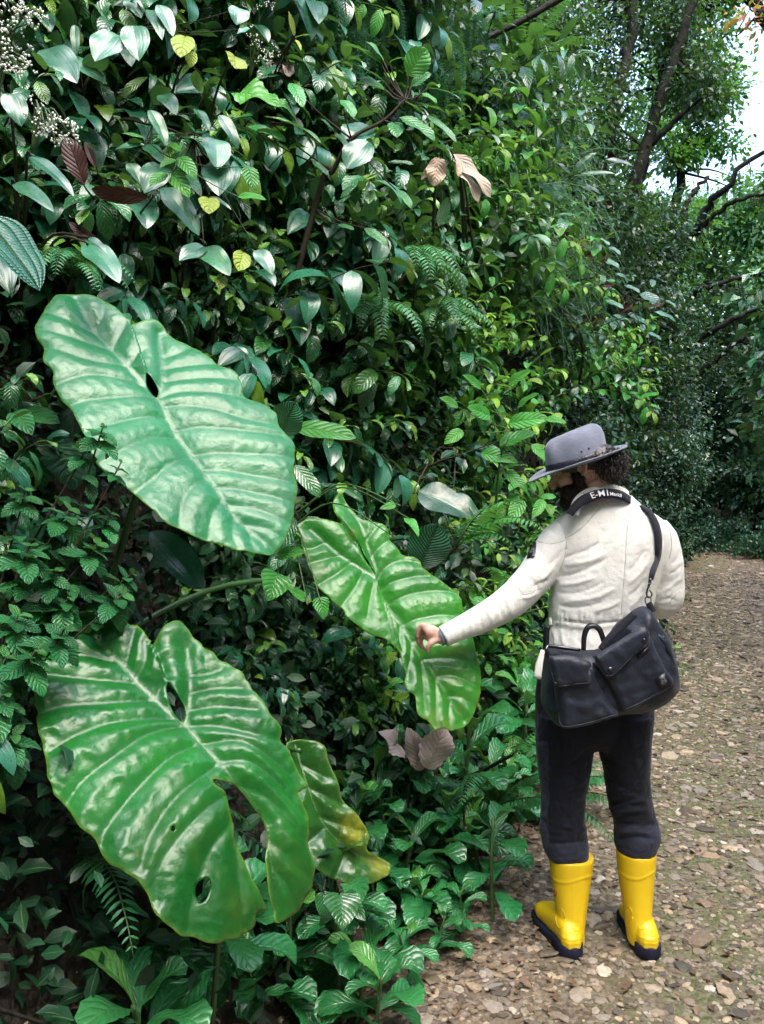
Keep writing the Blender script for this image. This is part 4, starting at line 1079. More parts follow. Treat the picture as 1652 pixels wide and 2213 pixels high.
# ---- head frame: he looks down to the left
Hc=v3(W(1257,1010,2.88)); hf=nrm((-.92,.27,-.28)); hu=nrm(np.array((-.27,.08,.96))-hf*np.dot(hf,(-.27,.08,.96))); hs=np.cross(hu,hf)
HM=(np.stack((hf,hs,hu),1),Hc)      # x forward, y to his left (towards the camera), z up
def H(x,y,z): return Hc+hf*x+hs*y+hu*z
B=MB()
ellipsoid(B,(-.012,0,.015),(.098,.077,.086),HM); ellipsoid(B,(.045,0,-.03),(.052,.060,.075),HM); ellipsoid(B,(.035,0,-.075),(.055,.052,.040),HM)
ellipsoid(B,(.080,0,-.100),(.022,.026,.020),HM); ellipsoid(B,(.075,0,.022),(.024,.050,.035),HM)
tube(B,[H(.092,0,.018),H(.106,0,-.008),H(.122,0,-.034)],[.008,.010,.012],10,8); ellipsoid(B,(.112,0,-.040),(.016,.017,.010),HM)
for s in (1,-1):
    ellipsoid(B,(.112,.012*s,-.041),(.010,.008,.008),HM); ellipsoid(B,(.088,.030*s,.020),(.013,.028,.009),HM); ellipsoid(B,(.079,.031*s,-.001),(.012,.014,.010),HM)
    ellipsoid(B,(.068,.040*s,-.028),(.024,.022,.022),HM)
    ep=[H(.012,.074*s,.014),H(-.004,.084*s,.024),H(-.018,.088*s,.012),H(-.018,.087*s,-.010),H(-.006,.083*s,-.026),H(.006,.077*s,-.030)]
    tube(B,ep,[.005,.006,.006,.005,.006,.005],8,16); ellipsoid(B,(-.004,.074*s,-.004),(.016,.008,.024),HM)
ellipsoid(B,(.100,0,-.064),(.010,.022,.006),HM); ellipsoid(B,(.098,0,-.076),(.010,.019,.006),HM)
nb=v3(W(1308,1105,2.92))
tube(B,[H(-.02,0,-.045),(H(-.03,0,-.12)+nb)/2+np.array((0,.0,.02)),nb+np.array((0,.02,0)),nb+np.array((0,.02,-.08))],[.056,.055,.052,.06],20,14)
# trunk, arms and legs inside the clothes
loft(B,pxrings([(1112,1260,1370,.05),(1135,1212,1425,.09),(1200,1205,1408,.10),(1290,1205,1396,.10),(1350,1200,1388,.10),(1420,1190,1390,.11),(1520,1180,1390,.11),(1590,1182,1388,.09)],2.92,24))
tube(B,[W(1225,1162,2.92),W(1180,1220,2.91),W(1100,1305,2.87),W(1030,1343,2.85),W(962,1374,2.83),W(950,1376,2.828)],[.055,.048,.040,.034,.026,.026],16,30)
tube(B,[W(1415,1160,2.92),W(1438,1230,2.93),W(1440,1300,2.95),W(1400,1300,3.10),W(1360,1295,3.20)],[.055,.046,.040,.034,.028],16,30)
for (a,b,c,d) in (((1225,1560),(1222,1680),(1220,1800),(1232,1960)),((1345,1560),(1358,1680),(1372,1800),(1378,1960))):
    tube(B,[W(a[0],a[1],2.92),W(b[0],b[1],2.92),W(c[0],c[1],2.90),W(d[0],d[1],2.88)],[.085,.065,.052,.040],16,30)
# left hand, relaxed above the leaf: palm, four curled fingers and the thumb
def hp(x,y,d): q=c5(x,y); return v3(W(q[0],q[1],2.825+d))
tube(B,[hp(1130,1095,0),hp(1095,1088,0),hp(1050,1075,0),hp(1015,1070,.0)],[.024,.026,.031,.027],16,14,flat=.62,side=(0,1,0))
tube(B,[hp(1060,1070,.0),hp(1020,1058,.0),hp(1005,1065,.0)],[.024,.026,.02],14,10)
fing=[([(1022,1030),(992,1022),(968,1058),(962,1100)],-.014,.0088),([(1012,1050),(978,1046),(958,1088),(966,1135)],.000,.0092),([(1010,1075),(975,1082),(966,1128),(988,1168)],.015,.0088),([(1016,1098),(988,1112),(990,1155),(1014,1185)],.029,.0078)]
for pts,dd0,rr in fing:
    P=[hp(x,y,dd0+.006*i) for i,(x,y) in enumerate(pts)]; tube(B,P,[rr*1.15,rr*1.1,rr,rr*.82],12,18); ellipsoid(B,tuple(P[-1]),(rr*.85,)*3,None,10,6); ellipsoid(B,tuple(P[1]),(rr*1.12,)*3,None,10,6)
P=[hp(1085,1120,-.006),hp(1055,1142,-.014),hp(1034,1172,-.012),hp(1030,1200,-.006)]; tube(B,P,[.013,.0115,.0095,.008],12,16); ellipsoid(B,tuple(P[-1]),(.008,)*3,None,10,6)
V,N,Fs=fuse(B,.0042,3)
body=solid('person',V,Fs,M_SKIN); tag(body,'bearded man in cream jacket, grey hat and yellow boots reaching out to a giant leaf','person')

# ---- jacket
J=MB()
loft(J,pxrings([(1070,1262,1362,.080),(1082,1254,1374,.088),(1096,1238,1392,.096),(1110,1216,1412,.104),(1130,1196,1436,.110),(1160,1190,1444,.122),(1200,1190,1436,.130),(1245,1193,1423,.134),(1290,1190,1412,.132),(1330,1187,1404,.126),(1350,1188,1400,.122),(1372,1184,1402,.130),(1410,1179,1404,.142),(1445,1171,1405,.150),(1464,1166,1405,.152)],2.92,60),40)
sl_=[(1226,1158,2.915),(1205,1180,2.91),(1180,1214,2.90),(1148,1256,2.88),(1100,1302,2.865),(1045,1335,2.85),(1000,1356,2.838),(968,1371,2.83),(962,1374,2.829)]
tube(J,[W(*q) for q in sl_],[.074,.076,.070,.065,.061,.052,.043,.038,.037],24,50)
sr_=[(1408,1150,2.92),(1426,1172,2.92),(1440,1210,2.92),(1444,1255,2.93),(1442,1292,2.94),(1425,1306,3.02),(1385,1302,3.13),(1350,1298,3.2)]
tube(J,[W(*q) for q in sr_],[.070,.068,.060,.057,.060,.055,.045,.038],24,50)
V,N,Fs=fuse(J,.0058,5)
E=e1c; pl=lambda l:[E(*p) for p in l]
rj=random.Random(4)
jf=[ # diagonal drag folds from the left armpit and down the back
 (pl([(690,960),(760,930),(850,900),(930,850)]),5,-.008),(pl([(680,1000),(780,990),(900,960),(1000,900)]),5,.006),(pl([(640,1080),(760,1060),(880,1010),(980,960)]),5,-.009),(pl([(660,1130),(780,1120),(900,1080)]),5,.007),
 (pl([(640,1180),(740,1190),(860,1160),(960,1110)]),4,-.006),(pl([(700,1240),(820,1230),(940,1200),(1040,1150)]),5,.006),(pl([(640,1260),(740,1280),(860,1270),(990,1230)]),4,-.007),(pl([(880,1310),(980,1280),(1070,1240)]),4,.005),
 (pl([(1110,1060),(1180,980),(1230,900)]),5,-.006),(pl([(1110,1130),(1190,1060),(1240,980)]),5,.006),(pl([(1120,1220),(1190,1150),(1230,1090)]),4,-.006),(pl([(1120,1290),(1180,1230),(1220,1180)]),4,.005),
 (pl([(960,760),(930,840),(860,930)]),7,-.005),(pl([(1060,660),(1030,760),(960,870)]),8,.004),(pl([(1180,700),(1150,800),(1110,900)]),6,-.005),
 # seams
 (pl([(1110,740),(1100,900),(1090,1100),(1070,1330)]),1.6,-.004),(pl([(1120,740),(1112,900),(1102,1100),(1082,1330)]),2,.002),(pl([(700,830),(800,770),(880,680),(940,610)]),1.6,-.003),
 (pl([(640,690),(690,760),(710,850),(700,960),(660,1060)]),2.2,-.006),(pl([(520,850),(600,860),(700,840)]),1.6,-.003),
 (pl([(1360,690),(1390,800),(1400,900),(1370,1000)]),2.4,-.006),(pl([(1370,1240),(1420,1190),(1470,1150)]),1.8,-.004),
 # sleeve folds
 (pl([(590,1010),(640,960),(690,900)]),4,-.007),(pl([(540,1110),(590,1060),(640,1010)]),4,.007),(pl([(470,1160),(540,1120),(600,1100)]),4,-.008),(pl([(520,1180),(470,1210),(380,1220)]),4,.006),
 (pl([(440,1060),(500,1120),(540,1180)]),4,-.006),(pl([(330,1120),(400,1180),(430,1260)]),5,-.006),(pl([(260,1180),(330,1250),(350,1330)]),4,.006),(pl([(210,1220),(270,1290),(290,1360)]),4,-.007),(pl([(150,1260),(200,1320),(230,1400)]),4,.006),
 (pl([(90,1290),(140,1350),(160,1430)]),4,-.006),(pl([(30,1320),(80,1380),(95,1460)]),3.5,.005),(pl([(-30,1370),(10,1410),(30,1480)]),3,-.005),(pl([(560,900),(540,980),(470,1060)]),4,-.004),
 (pl([(1400,1000),(1440,960),(1460,900)]),4,-.005),(pl([(1350,1180),(1420,1120),(1470,1080)]),4,.006),(pl([(1310,1240),(1380,1220),(1440,1240)]),4,-.006),(pl([(1300,1290),(1380,1290),(1450,1290)]),4,.006),(pl([(1380,1060),(1430,1040),(1470,1000)]),4,-.006)]
for i in range(34):     # gathered waist
    x=610+i*17+rj.uniform(-5,5); y=1355+10*math.sin(i)
    jf.append((pl([(x,y-rj.uniform(20,60)),(x+rj.uniform(-12,4),y+rj.uniform(15,50))]),2.0,rj.choice((-1,1))*.0045))
jf.append((pl([(600,1352),(760,1375),(900,1385),(1060,1375),(1130,1350)]),3.0,-.009)); jf.append((pl([(600,1380),(760,1402),(900,1412),(1060,1400)]),2.2,.004))
for i in range(5): x=620+i*60; jf.append((pl([(x,1420),(x+rj.uniform(-20,20),1480),(x+rj.uniform(-30,30),1540)]),4,rj.choice((-1,1))*.006))
V=folds(V,N,jf,scale=.62)
nz=np.array([noise.noise(Vector(p)*9)+.5*noise.noise(Vector(p)*22) for p in V]); rn=np.array([abs(noise.noise(Vector((p[0]*26+p[2]*14,p[1]*26,p[2]*34))))for p in V])
V=V+N*(nz*.0024-.0010*np.clip(.10-rn,0,1)/.10)[:,None]
jacket=solid('jacket',V,Fs,M_JKT,body); jbv=BVHTree.FromPolygons([Vector(v) for v in V],Fs)
def cast(px,py,bv=None,off=.004,fallback=2.8):
    o=Vector((0,0,EYE)); d=(W(px,py,1)-o).normalized(); h,n,_,_=(bv or jbv).ray_cast(o,d)
    if h is None: return v3(W(px,py,fallback)),np.array((0,-1,0.))
    return v3(h+n*off),v3(n)
def ribbon(mb,pts,nor,width,thick=.0025,tint=None):
    P=smooth_path(pts,len(pts)*6); Nn=smooth_path(nor,len(pts)*6); n=len(P); wd=interp(width if hasattr(width,'__len__') else [width]*2,n); V=[];UV=[]
    for i in range(n):
        t=nrm(P[min(i+1,n-1)]-P[max(0,i-1)]); s=nrm(np.cross(t,Nn[i])); m=nrm(np.cross(s,t))
        if np.dot(m,Nn[i])<0: m=-m
        V+=[P[i]-s*wd[i]/2,P[i]+s*wd[i]/2,P[i]+s*wd[i]/2+m*thick,P[i]-s*wd[i]/2+m*thick]; UV+=[(0,i/n)]*4
    Fq=[(i*4+k,i*4+(k+1)%4,i*4+4+(k+1)%4,i*4+4+k) for i in range(n-1) for k in range(4)]
    mb.add(V,[np.array(Fq),[3,2,1,0],[(n-1)*4+k for k in range(4)]],UV,tint)
def stitched(name,mb,mat,parent=None,bev=.001,sm=True):
    o=mb.build(name,mat,parent,sm)
    return o
# collar, cuff, hem tab, sleeve patch
mb=MB(); cp=[(1240,1112,2.80),(1248,1090,2.815),(1268,1072,2.82),(1296,1062,2.825),(1322,1060,2.83),(1346,1068,2.84),(1358,1078,2.88),(1358,1072,2.93)]
ribbon(mb,[v3(W(*q)) for q in cp],[np.array((0,-1,.25))]*len(cp),[.03,.045,.045,.045,.042,.04],.006); stitched('collar',mb,M_JKT,jacket)
mb=MB(); tube(mb,[W(974,1368,2.832),W(958,1376,2.828)],[.0385,.0375],24,4,cap=False); o=mb.build('cuff',M_JKT,jacket); o.modifiers.new('t','SOLIDIFY').thickness=.004
mb=MB(); tube(mb,[W(962,1374,2.829),W(951,1378,2.827)],[.0315,.031],22,3); mb.build('wristband',plain_mat('grey_knit',(.20,.27,.32),.8,.2,300,.5,.2),body)
mb=MB(); pq=[E(505,862),E(490,910),E(468,960)]; hit3=[cast(*q,off=.002) for q in [(E(497,870)),(E(488,910)),(E(478,955))]]
ribbon(mb,[h[0] for h in hit3],[h[1] for h in hit3],.034,.003); patch=mb.build('sleeve_patch',M_LEATH,jacket)
mb=MB(); pc,pn=cast(*E(490,912),off=.0055)
a_=nrm(np.cross(pn,UP)); b_=np.cross(a_,pn)
tube(mb,[pc+a_*.009*math.cos(t)+b_*.011*math.sin(t) for t in np.linspace(0,2*PI,13)],.0014,4); tube(mb,[pc-b_*.009,pc+b_*.012],.0014,4); tube(mb,[pc-a_*.006-b_*.006,pc+a_*.006+b_*.004],.0012,4); mb.build('emblem',M_STITCH,jacket)
mb=MB(); hh=[cast(*E(x,y),off=.003) for x,y in ((606,1350),(610,1400))]; ribbon(mb,[h[0] for h in hh],[h[1] for h in hh],.028,.004); tb=mb.build('waist_tab',M_JKT,jacket)
M_SEAM=plain_mat('cream_seam_thread',(.40,.39,.34),.9,.2,300,.3,.1)
for ln in ([(1112,740),(1103,860),(1098,980),(1088,1100),(1078,1220),(1070,1330)],[(700,825),(760,795),(830,740),(890,670),(935,615)],[(640,700),(680,750),(706,820),(706,900),(690,980),(664,1040)],[(525,845),(590,862),(650,855),(700,840)],[(1372,720),(1396,800),(1402,880),(1388,960)],[(1385,1250),(1420,1205),(1462,1165)],[(560,1120),(600,1050),(650,990)],[(420,1195),(480,1185),(530,1150)],[(616,1352),(700,1368),(800,1380),(900,1384),(1000,1380)]):
    mb=MB(); tube(mb,[cast(*e1c(*p),off=.0002)[0] for p in smooth2(ln,5)],.0011,4); mb.build('seam',M_SEAM,jacket)
# flared rear hem corner below the bag
mb=MB(); tube(mb,[W(1178,1405,2.86),W(1172,1440,2.85),W(1166,1468,2.84)],[.014,.026,.020],10,8,flat=.3,side=(0,1,0)); mb.build('hem_corner',M_JKT,jacket)

# ---- trousers
T=MB()
loft(T,pxrings([(1385,1186,1398,.118),(1440,1168,1406,.128),(1500,1160,1411,.130),(1560,1158,1411,.122),(1592,1162,1407,.110),(1612,1180,1395,.085)],2.92,26),36)
loft(T,pxrings([(1540,1160,1290,.118),(1600,1159,1283,.108),(1650,1164,1277,.100),(1700,1169,1267,.094),(1745,1170,1263,.088),(1780,1168,1264,.086),(1810,1171,1268,.088),(1835,1175,1272,.086),(1852,1184,1274,.078)],2.905,40),30)
loft(T,pxrings([(1540,1285,1410,.118),(1600,1288,1403,.108),(1650,1303,1401,.100),(1700,1312,1402,.094),(1745,1317,1412,.090),(1775,1326,1420,.092),(1800,1330,1425,.094),(1822,1330,1420,.090),(1842,1337,1412,.078)],2.905,40),30)
V,N,Fs=fuse(T,.006,4)
E2=e2c; p2=lambda l:[E2(*p) for p in l]
tf=[(p2([(410,560),(470,620),(520,700)]),5,-.006),(p2([(440,740),(560,775),(720,765)]),2,-.004),(p2([(470,1075),(560,1080),(660,1070),(750,1040)]),2,-.005),(p2([(930,800),(1040,760),(1180,740)]),6,-.008),(p2([(950,860),(1080,830),(1240,820)]),6,.009),
 (p2([(990,920),(1120,930),(1290,935)]),2.5,-.008),(p2([(970,1060),(1100,1030),(1290,1060)]),6,-.007),(p2([(1000,1000),(1120,990),(1260,1010)]),6,.007),(p2([(900,560),(1000,640),(1120,690),(1230,690)]),5,-.005),(p2([(820,330),(900,420),(1000,480)]),6,-.005),(p2([(1080,200),(1130,400),(1150,600)]),7,.004),
 (p2([(760,350),(690,430),(600,480)]),6,-.006),(p2([(740,600),(650,640),(560,640)]),5,.005),(p2([(410,880),(440,960),(470,1060)]),4,-.008),(p2([(420,700),(450,820),(440,900)]),4,.007),(p2([(440,140),(430,400),(440,600),(470,900),(480,1060)]),2,-.004),(p2([(730,820),(660,880),(560,900)]),6,-.006),(p2([(755,960),(680,1000),(600,1000)]),6,.006),
 (p2([(380,150),(400,300),(410,480)]),5,.008),(p2([(470,120),(520,220),(620,290)]),6,-.006)]
for i in range(12):
    x=rj.uniform(420,740); y=rj.uniform(300,1000); tf.append((p2([(x-60,y+rj.uniform(-30,30)),(x,y),(x+60,y+rj.uniform(-30,30))]),5,rj.choice((-1,1))*.004))
    x=rj.uniform(900,1230); y=rj.uniform(300,1100); tf.append((p2([(x-70,y+rj.uniform(-30,30)),(x,y),(x+70,y+rj.uniform(-30,30))]),5,rj.choice((-1,1))*.004))
V=folds(V,N,tf)
nz=np.array([noise.noise(Vector(p)*10)+.5*noise.noise(Vector(p)*24) for p in V]); rn=np.array([abs(noise.noise(Vector((p[0]*14,p[1]*14,p[2]*20))))for p in V])
V=V+N*(nz*.0045-.003*np.clip(.12-rn,0,1)/.12)[:,None]
trousers=solid('trousers',V,Fs,[M_TROU,M_TROU2],body)
# lower panels of lighter cloth (same garment, different cloth): assigned by face
x,y=topx(V); me=trousers.data; mi=np.zeros(len(me.polygons),np.int32)
for i,p in enumerate(me.polygons):
    q=p.vertices[0]; X,Yp=x[q],y[q]
    if X<1290: 
        if Yp>1822+ (X-1190)*-.05 or (X<1187+max(0,(1700-Yp))*-.02 and Yp>1600): mi[i]=1
    elif Yp>1779+(X-1330)*.05: mi[i]=1
me.polygons.foreach_set('material_index',mi)

# ---- boots
def boot(rows, heel, toe, label):
    mb=MB(); loft(mb,pxrings(rows,0,36),34,2.1)
    hx,hy=heel; tx,ty=toe; L=math.hypot(tx-hx,ty-hy); ax=np.array(((tx-hx)/L,(ty-hy)/L,0)); sx=np.array((ax[1],-ax[0],0))
    foot=MB(); n=26; V=[];seg=28
    for i in range(n):
        t=i/(n-1); c=np.array((hx,hy,0))+ax*L*t
        wd=np.interp(t,[0,.08,.3,.55,.75,.9,.97,1],[.020,.036,.038,.046,.054,.046,.030,.012]); top=np.interp(t,[0,.1,.3,.5,.7,.85,.95,1],[.07,.11,.125,.105,.085,.078,.060,.040])
        for k in range(seg):
            a=2*PI*k/seg; cs,sn=math.cos(a),math.sin(a); e=2.6; kk=(abs(cs)**e+abs(sn)**e)**(-1/e)
            zc=.5*(top+.022); hz=.5*(top-.022); V.append(c+sx*wd*kk*cs+np.array((0,0,zc+hz*kk*sn)))
    Fq=[(i*seg+j,i*seg+(j+1)%seg,(i+1)*seg+(j+1)%seg,(i+1)*seg+j) for i in range(n-1) for j in range(seg)]
    mb.add(V,[np.array(Fq),list(range(seg))[::-1],[(n-1)*seg+j for j in range(seg)]])
    V,N,Fs=fuse(mb,.0048,5)
    z=V[:,2]
    # moulded ribs: top lip, ring, heel grips
    ztop=W(0,rows[0][0],2.86).z
    off=.003*np.exp(-((z-(ztop-.008))/.005)**2)+.0032*np.exp(-((z-(ztop-.075+.012*np.sin((V[:,0]-hx)*30)))/.0028)**2)
    back=np.clip(((np.array((hx,hy,0))+ax*.05-V)@ax)*60,0,1)
    for zz in (.048,.060,.072): off+=.003*np.exp(-((z-zz)/.0028)**2)*back
    u=(V-np.array((hx,hy,0)))@sx
    for uu in (-.012,.014): off+=.0018*np.exp(-((u-uu)/.002)**2)*back*np.clip((z-.10)*30,0,1)
    # ankle roundel on the side facing the camera
    V=V+N*off[:,None]
    b=solid('boot',V,Fs,M_BOOT,body); b['label']=label
    # sole: a welted outline slightly wider than the upper, with a raised heel block
    S=MB(); m=44; ring=[]
    for i in range(m):
        a=2*PI*i/m; t=.5-.5*math.cos(a); w_=np.interp(t,[0,.03,.1,.3,.5,.75,.92,.98,1],[0,.024,.041,.042,.048,.059,.050,.03,0])+.003*(0<t<1); ring.append(np.array((hx,hy,0))+ax*(L*t*1.02-.005)+sx*w_*(1 if a<PI else -1))
    V=[]; lv=[(0,.96),(.006,1.0),(.026,1.01),(.034,.985)]
    c0=np.mean(ring,0)
    for z_,k in lv:
        for q in ring:
            f=np.clip((np.dot(q-np.array((hx,hy,0)),ax)-.10)/.03,0,1); V.append(c0+(q-c0)*k+np.array((0,0,z_+(.012*(1-f) if z_>.01 else 0)+(.006*math.sin(min(1,f)*PI) if z_==0 else 0))))
    Fq=[(i*m+j,i*m+(j+1)%m,(i+1)*m+(j+1)%m,(i+1)*m+j) for i in range(3) for j in range(m)]
    S.add(V,[np.array(Fq),list(range(m))[::-1],[3*m+j for j in range(m)]]); S.build('sole',M_SOLE,b)
    return b
bl=boot([(1848,1187,1283,.078,2.895),(1862,1188,1281,.078,2.893),(1900,1193,1276,.073,2.885),(1945,1199,1270,.066,2.872),(1985,1204,1265,.060,2.86),(2010,1207,1263,.056,2.852),(2035,1212,1263,.050,2.845)],(.668,2.765),(.618,3.075),'yellow boot on the left foot, with a small red mark on its outer side')
br=boot([(1838,1333,1417,.075,2.895),(1852,1334,1416,.075,2.893),(1900,1339,1412,.070,2.885),(1945,1346,1409,.063,2.872),(1980,1351,1407,.058,2.86),(2008,1354,1409,.055,2.852),(2035,1358,1411,.050,2.845)],(.932,2.765),(.950,3.065),'yellow boot on the right foot')
def bvh_of(o): return BVHTree.FromPolygons([v.co.copy() for v in o.data.vertices],[tuple(p.vertices) for p in o.data.polygons])
bb=bvh_of(bl); mb=MB()
pts=[cast(E2(512,1462)[0]+3.2*math.cos(t),E2(512,1462)[1]+6.5*math.sin(t),bb,.001)[0] for t in np.linspace(0,2*PI,15)]
tube(mb,pts,.0016,5); mb.build('red_mark',plain_mat('red_ink',(.5,.03,.02),.5,.4,50,.05,.05),bl)
for bt,(cx_,cy_),(rx,ry) in ((bl,E2(552,1662),(10,21)),(bl,E2(672,1736),(6,7)),(br,E2(1075,1645),(9,21)),(br,E2(1180,1722),(6,7))):
    bb=bvh_of(bt); mb=MB(); tube(mb,[cast(cx_+rx*math.cos(t),cy_+ry*math.sin(t),bb,.0002)[0] for t in np.linspace(0,2*PI,22)],.0014,5); mb.build('moulded_rib',M_BOOT,bt)

# ---- hat
hc=v3(W(1248,1001,2.88)); fx=nrm((-.955,.10,-.285)); uz=np.array((-.28,-.055,.95)); uz=nrm(uz-fx*np.dot(uz,fx)); sy=np.cross(uz,fx)
def HT(x,y,z): return hc+fx*x+sy*y+uz*z
ZC=np.array((-.17,-.03,1.0))
def HC_(x,y,z): return hc+fx*x+sy*y+ZC*z
def ringpts(a,b,z,seg=56,fn=None,T=None):
    out=[]
    for j in range(seg):
        t=2*PI*j/seg; c,s=math.cos(t),math.sin(t); x,y,zz=a*c,b*s,z
        if fn: x,y,zz=fn(x,y,zz,t)
        out.append((T or HT)(x,y,zz))
    return out
def brimz(x,y,z,t):
    r=math.hypot(x,y); k=max(0,(r-.1)/.08); return x,y,z+ k*k*(.020*math.sin(t)**2 - .016*math.cos(t)*(math.cos(t)>0)+.010*(math.cos(t)<0)*math.cos(t)**2)
seg=56
mb=MB(); rings=[]
rings+=[ringpts(.098,.080,-.002,fn=None)]
for k in np.linspace(0,1,8): rings.append(ringpts(.098+.086*k,.080+.078*k,-.002,fn=brimz))
for k in np.linspace(1,0,8): rings.append(ringpts(.0975+.086*k,.0795+.078*k,.0035,fn=brimz))
V=np.concatenate(rings); n=len(rings)
Fq=[(i*seg+j,(i+1)*seg+j,(i+1)*seg+(j+1)%seg,i*seg+(j+1)%seg) for i in range(n) for j in range(seg)]; Fq=[tuple(q%(n*seg) for q in f) for f in Fq]
mb.add(V,np.array(Fq)); 
hat=mb.build('hat',M_FELT,body)
mb=MB(); rings=[]
def crown(x,y,z,t):
    k=np.clip((z-.04)/.06,0,1); tt=abs(abs(t-PI)-PI); pinch=k*(.034*math.exp(-((tt-.85)/.35)**2)+.016*math.exp(-((tt-2.3)/.3)**2))
    y=y*(1-pinch/.08); z2=z+ (.0)*k
    z2+= k*(.006*math.cos(t*1)*-1)
    return x,y,z2
for z_,a,b in [(-.004,.112,.092),(.025,.112,.092),(.05,.111,.091),(.075,.109,.088),(.090,.106,.083),(.103,.098,.072),(.112,.086,.056),(.117,.070,.040),(.117,.052,.026),(.109,.030,.014),(.105,.004,.003)]:
    rings.append(ringpts(a,b,z_,fn=crown,T=HC_))
V=np.concatenate(rings); n=len(rings)
Fq=[(i*seg+j,i*seg+(j+1)%seg,(i+1)*seg+(j+1)%seg,(i+1)*seg+j) for i in range(n-1) for j in range(seg)]
mb.add(V,[np.array(Fq),[(n-1)*seg+j for j in range(seg)]]); crn=mb.build('hat_crown',M_FELT,hat)
s_=crn.modifiers.new('s','SUBSURF'); s_.levels=s_.render_levels=1
mb=MB(); rings=[ringpts(.1135,.0935,.002,T=HC_),ringpts(.1150,.0950,.003,T=HC_),ringpts(.1148,.0948,.024,T=HC_),ringpts(.1120,.0920,.025,T=HC_)]
V=np.concatenate(rings); n=4; Fq=[(i*seg+j,i*seg+(j+1)%seg,(i+1)*seg+(j+1)%seg,(i+1)*seg+j) for i in range(3) for j in range(seg)]; mb.add(V,np.array(Fq)); band=mb.build('hat_band',M_BAND,hat)
def arc(a,b,z,t0,t1,n=10): return [HC_(a*math.cos(t),b*math.sin(t),z) for t in np.linspace(t0,t1,n)]
mb=MB(); q=arc(.1185,.0985,.014,PI*.62,PI*.95,9); q=[p+uz*.004*math.sin(i) for i,p in enumerate(q)]; tube(mb,q,[.002,.006,.0075,.007,.005,.002],8,20,flat=.5,side=uz); mb.build('feather',M_FEATH,hat)
mb=MB(); q0=HC_(.1165*math.cos(PI*.52),.0965*math.sin(PI*.52),.015); 
for a,b in (((-1,-1),(1,-1)),((1,-1),(1,1)),((1,1),(-1,1)),((-1,1),(-1,-1))): tube(mb,[q0+fx*a[0]*.011+uz*a[1]*.010+sy*.002,q0+fx*b[0]*.011+uz*b[1]*.010+sy*.002],.0013,5)
mb.build('buckle',M_METAL,hat)
for t in (PI*.52,PI*.60):
    mb=MB(); q=HC_(.1115*math.cos(t),.0915*math.sin(t),.042+.004*(t>PI*.55)); ellipsoid(mb,tuple(q),(.0035,.0035,.0035),None,10,6); mb.build('eyelet',M_METAL,hat)

# ---- hair and beard
def strand_field(name,mat,n,root,dirf,ln,rad,curl,parent,seed,base=None):
    r=random.Random(seed); mb=MB()
    if base: base(mb)
    for _ in range(n):
        p,nn=root(r); p=v3(p); d=nrm(dirf(p,nn,r)); e1=nrm(np.cross(d,nn+.01)); e2=np.cross(d,e1); ph=r.uniform(0,6.28); l=ln*r.uniform(.6,1.3); pts=[]
        for i in range(9):
            t=i/8; c=curl*t; pts.append(p+d*l*t+e1*c*math.cos(ph+t*8)+e2*c*math.sin(ph+t*8)+np.array((0,0,-.35*l*t*t)))
        tube(mb,pts,[rad,rad*.9,rad*.3],4,11)
    return mb.build(name,mat,parent)
hb=MB(); ellipsoid(hb,(-.066,0,.006),(.062,.079,.062),HM); ellipsoid(hb,(-.098,0,-.026),(.042,.062,.034),HM); ellipsoid(hb,(-.012,0,.022),(.100,.081,.070),HM); ellipsoid(hb,(.028,.060,.018),(.016,.016,.030),HM); ellipsoid(hb,(.028,-.060,.018),(.016,.016,.030),HM)
V,N,Fs=fuse(hb,.006,3); nz=np.array([abs(noise.noise(Vector(p)*38))+.5*abs(noise.noise(Vector(p)*80)) for p in V]); V=V+N*(nz*.014)[:,None]
hair=solid('hair',V,Fs,M_HAIR,body)
def hr(r):
    for _ in range(50):
        a=nrm(rv(r)); q=np.array((-.084,0,-.004))+a*np.array((.060,.080,.054))
        if q[0]<-.032 and q[2]<.03 : return H(*q), HM[0]@a
    return H(*q),HM[0]@a
strand_field('curls',M_HAIR,420,hr,lambda p,n,r:n*.35-hf*.5+np.array((0,0,-.4))+rv(r,.3),.034,.0022,.008,hair,5)
bd_=MB(); ellipsoid(bd_,(.040,0,-.078),(.060,.062,.042),HM); ellipsoid(bd_,(.078,0,-.105),(.032,.034,.028),HM); ellipsoid(bd_,(.020,.056,-.035),(.022,.016,.040),HM); ellipsoid(bd_,(.020,-.056,-.035),(.022,.016,.040),HM); ellipsoid(bd_,(.098,0,-.055),(.012,.028,.007),HM)
ellipsoid(bd_,(.055,.040,-.070),(.036,.024,.028),HM); ellipsoid(bd_,(.055,-.040,-.070),(.036,.024,.028),HM)
V,N,Fs=fuse(bd_,.005,3); nz=np.array([abs(noise.noise(Vector(p)*90)) for p in V]); V=V+N*(nz*.006)[:,None]
beard=solid('beard',V,Fs,M_BEARD,body); bv_=[(V[i],N[i]) for i in range(0,len(V),3)]
strand_field('whiskers',M_BEARD,700,lambda r:r.choice(bv_),lambda p,n,r:n*.6+hf*.2+np.array((0,0,-.6))+rv(r,.3),.013,.0009,.002,beard,6)
mb=MB(); 
for s in (1,-1): tube(mb,[H(.098,.012*s,.022),H(.094,.030*s,.028),H(.080,.046*s,.022)],[.004,.0045,.002],6,8)
mb.build('eyebrows',M_BEARD,body)
mb=MB()
for s in (1,-1): tube(mb,[H(.0915,.020*s,-.003),H(.0925,.031*s,-.006),H(.085,.043*s,-.003)],[.0012,.0018,.001],5,8)
mb.build('eyelashes',M_BEARD,body)

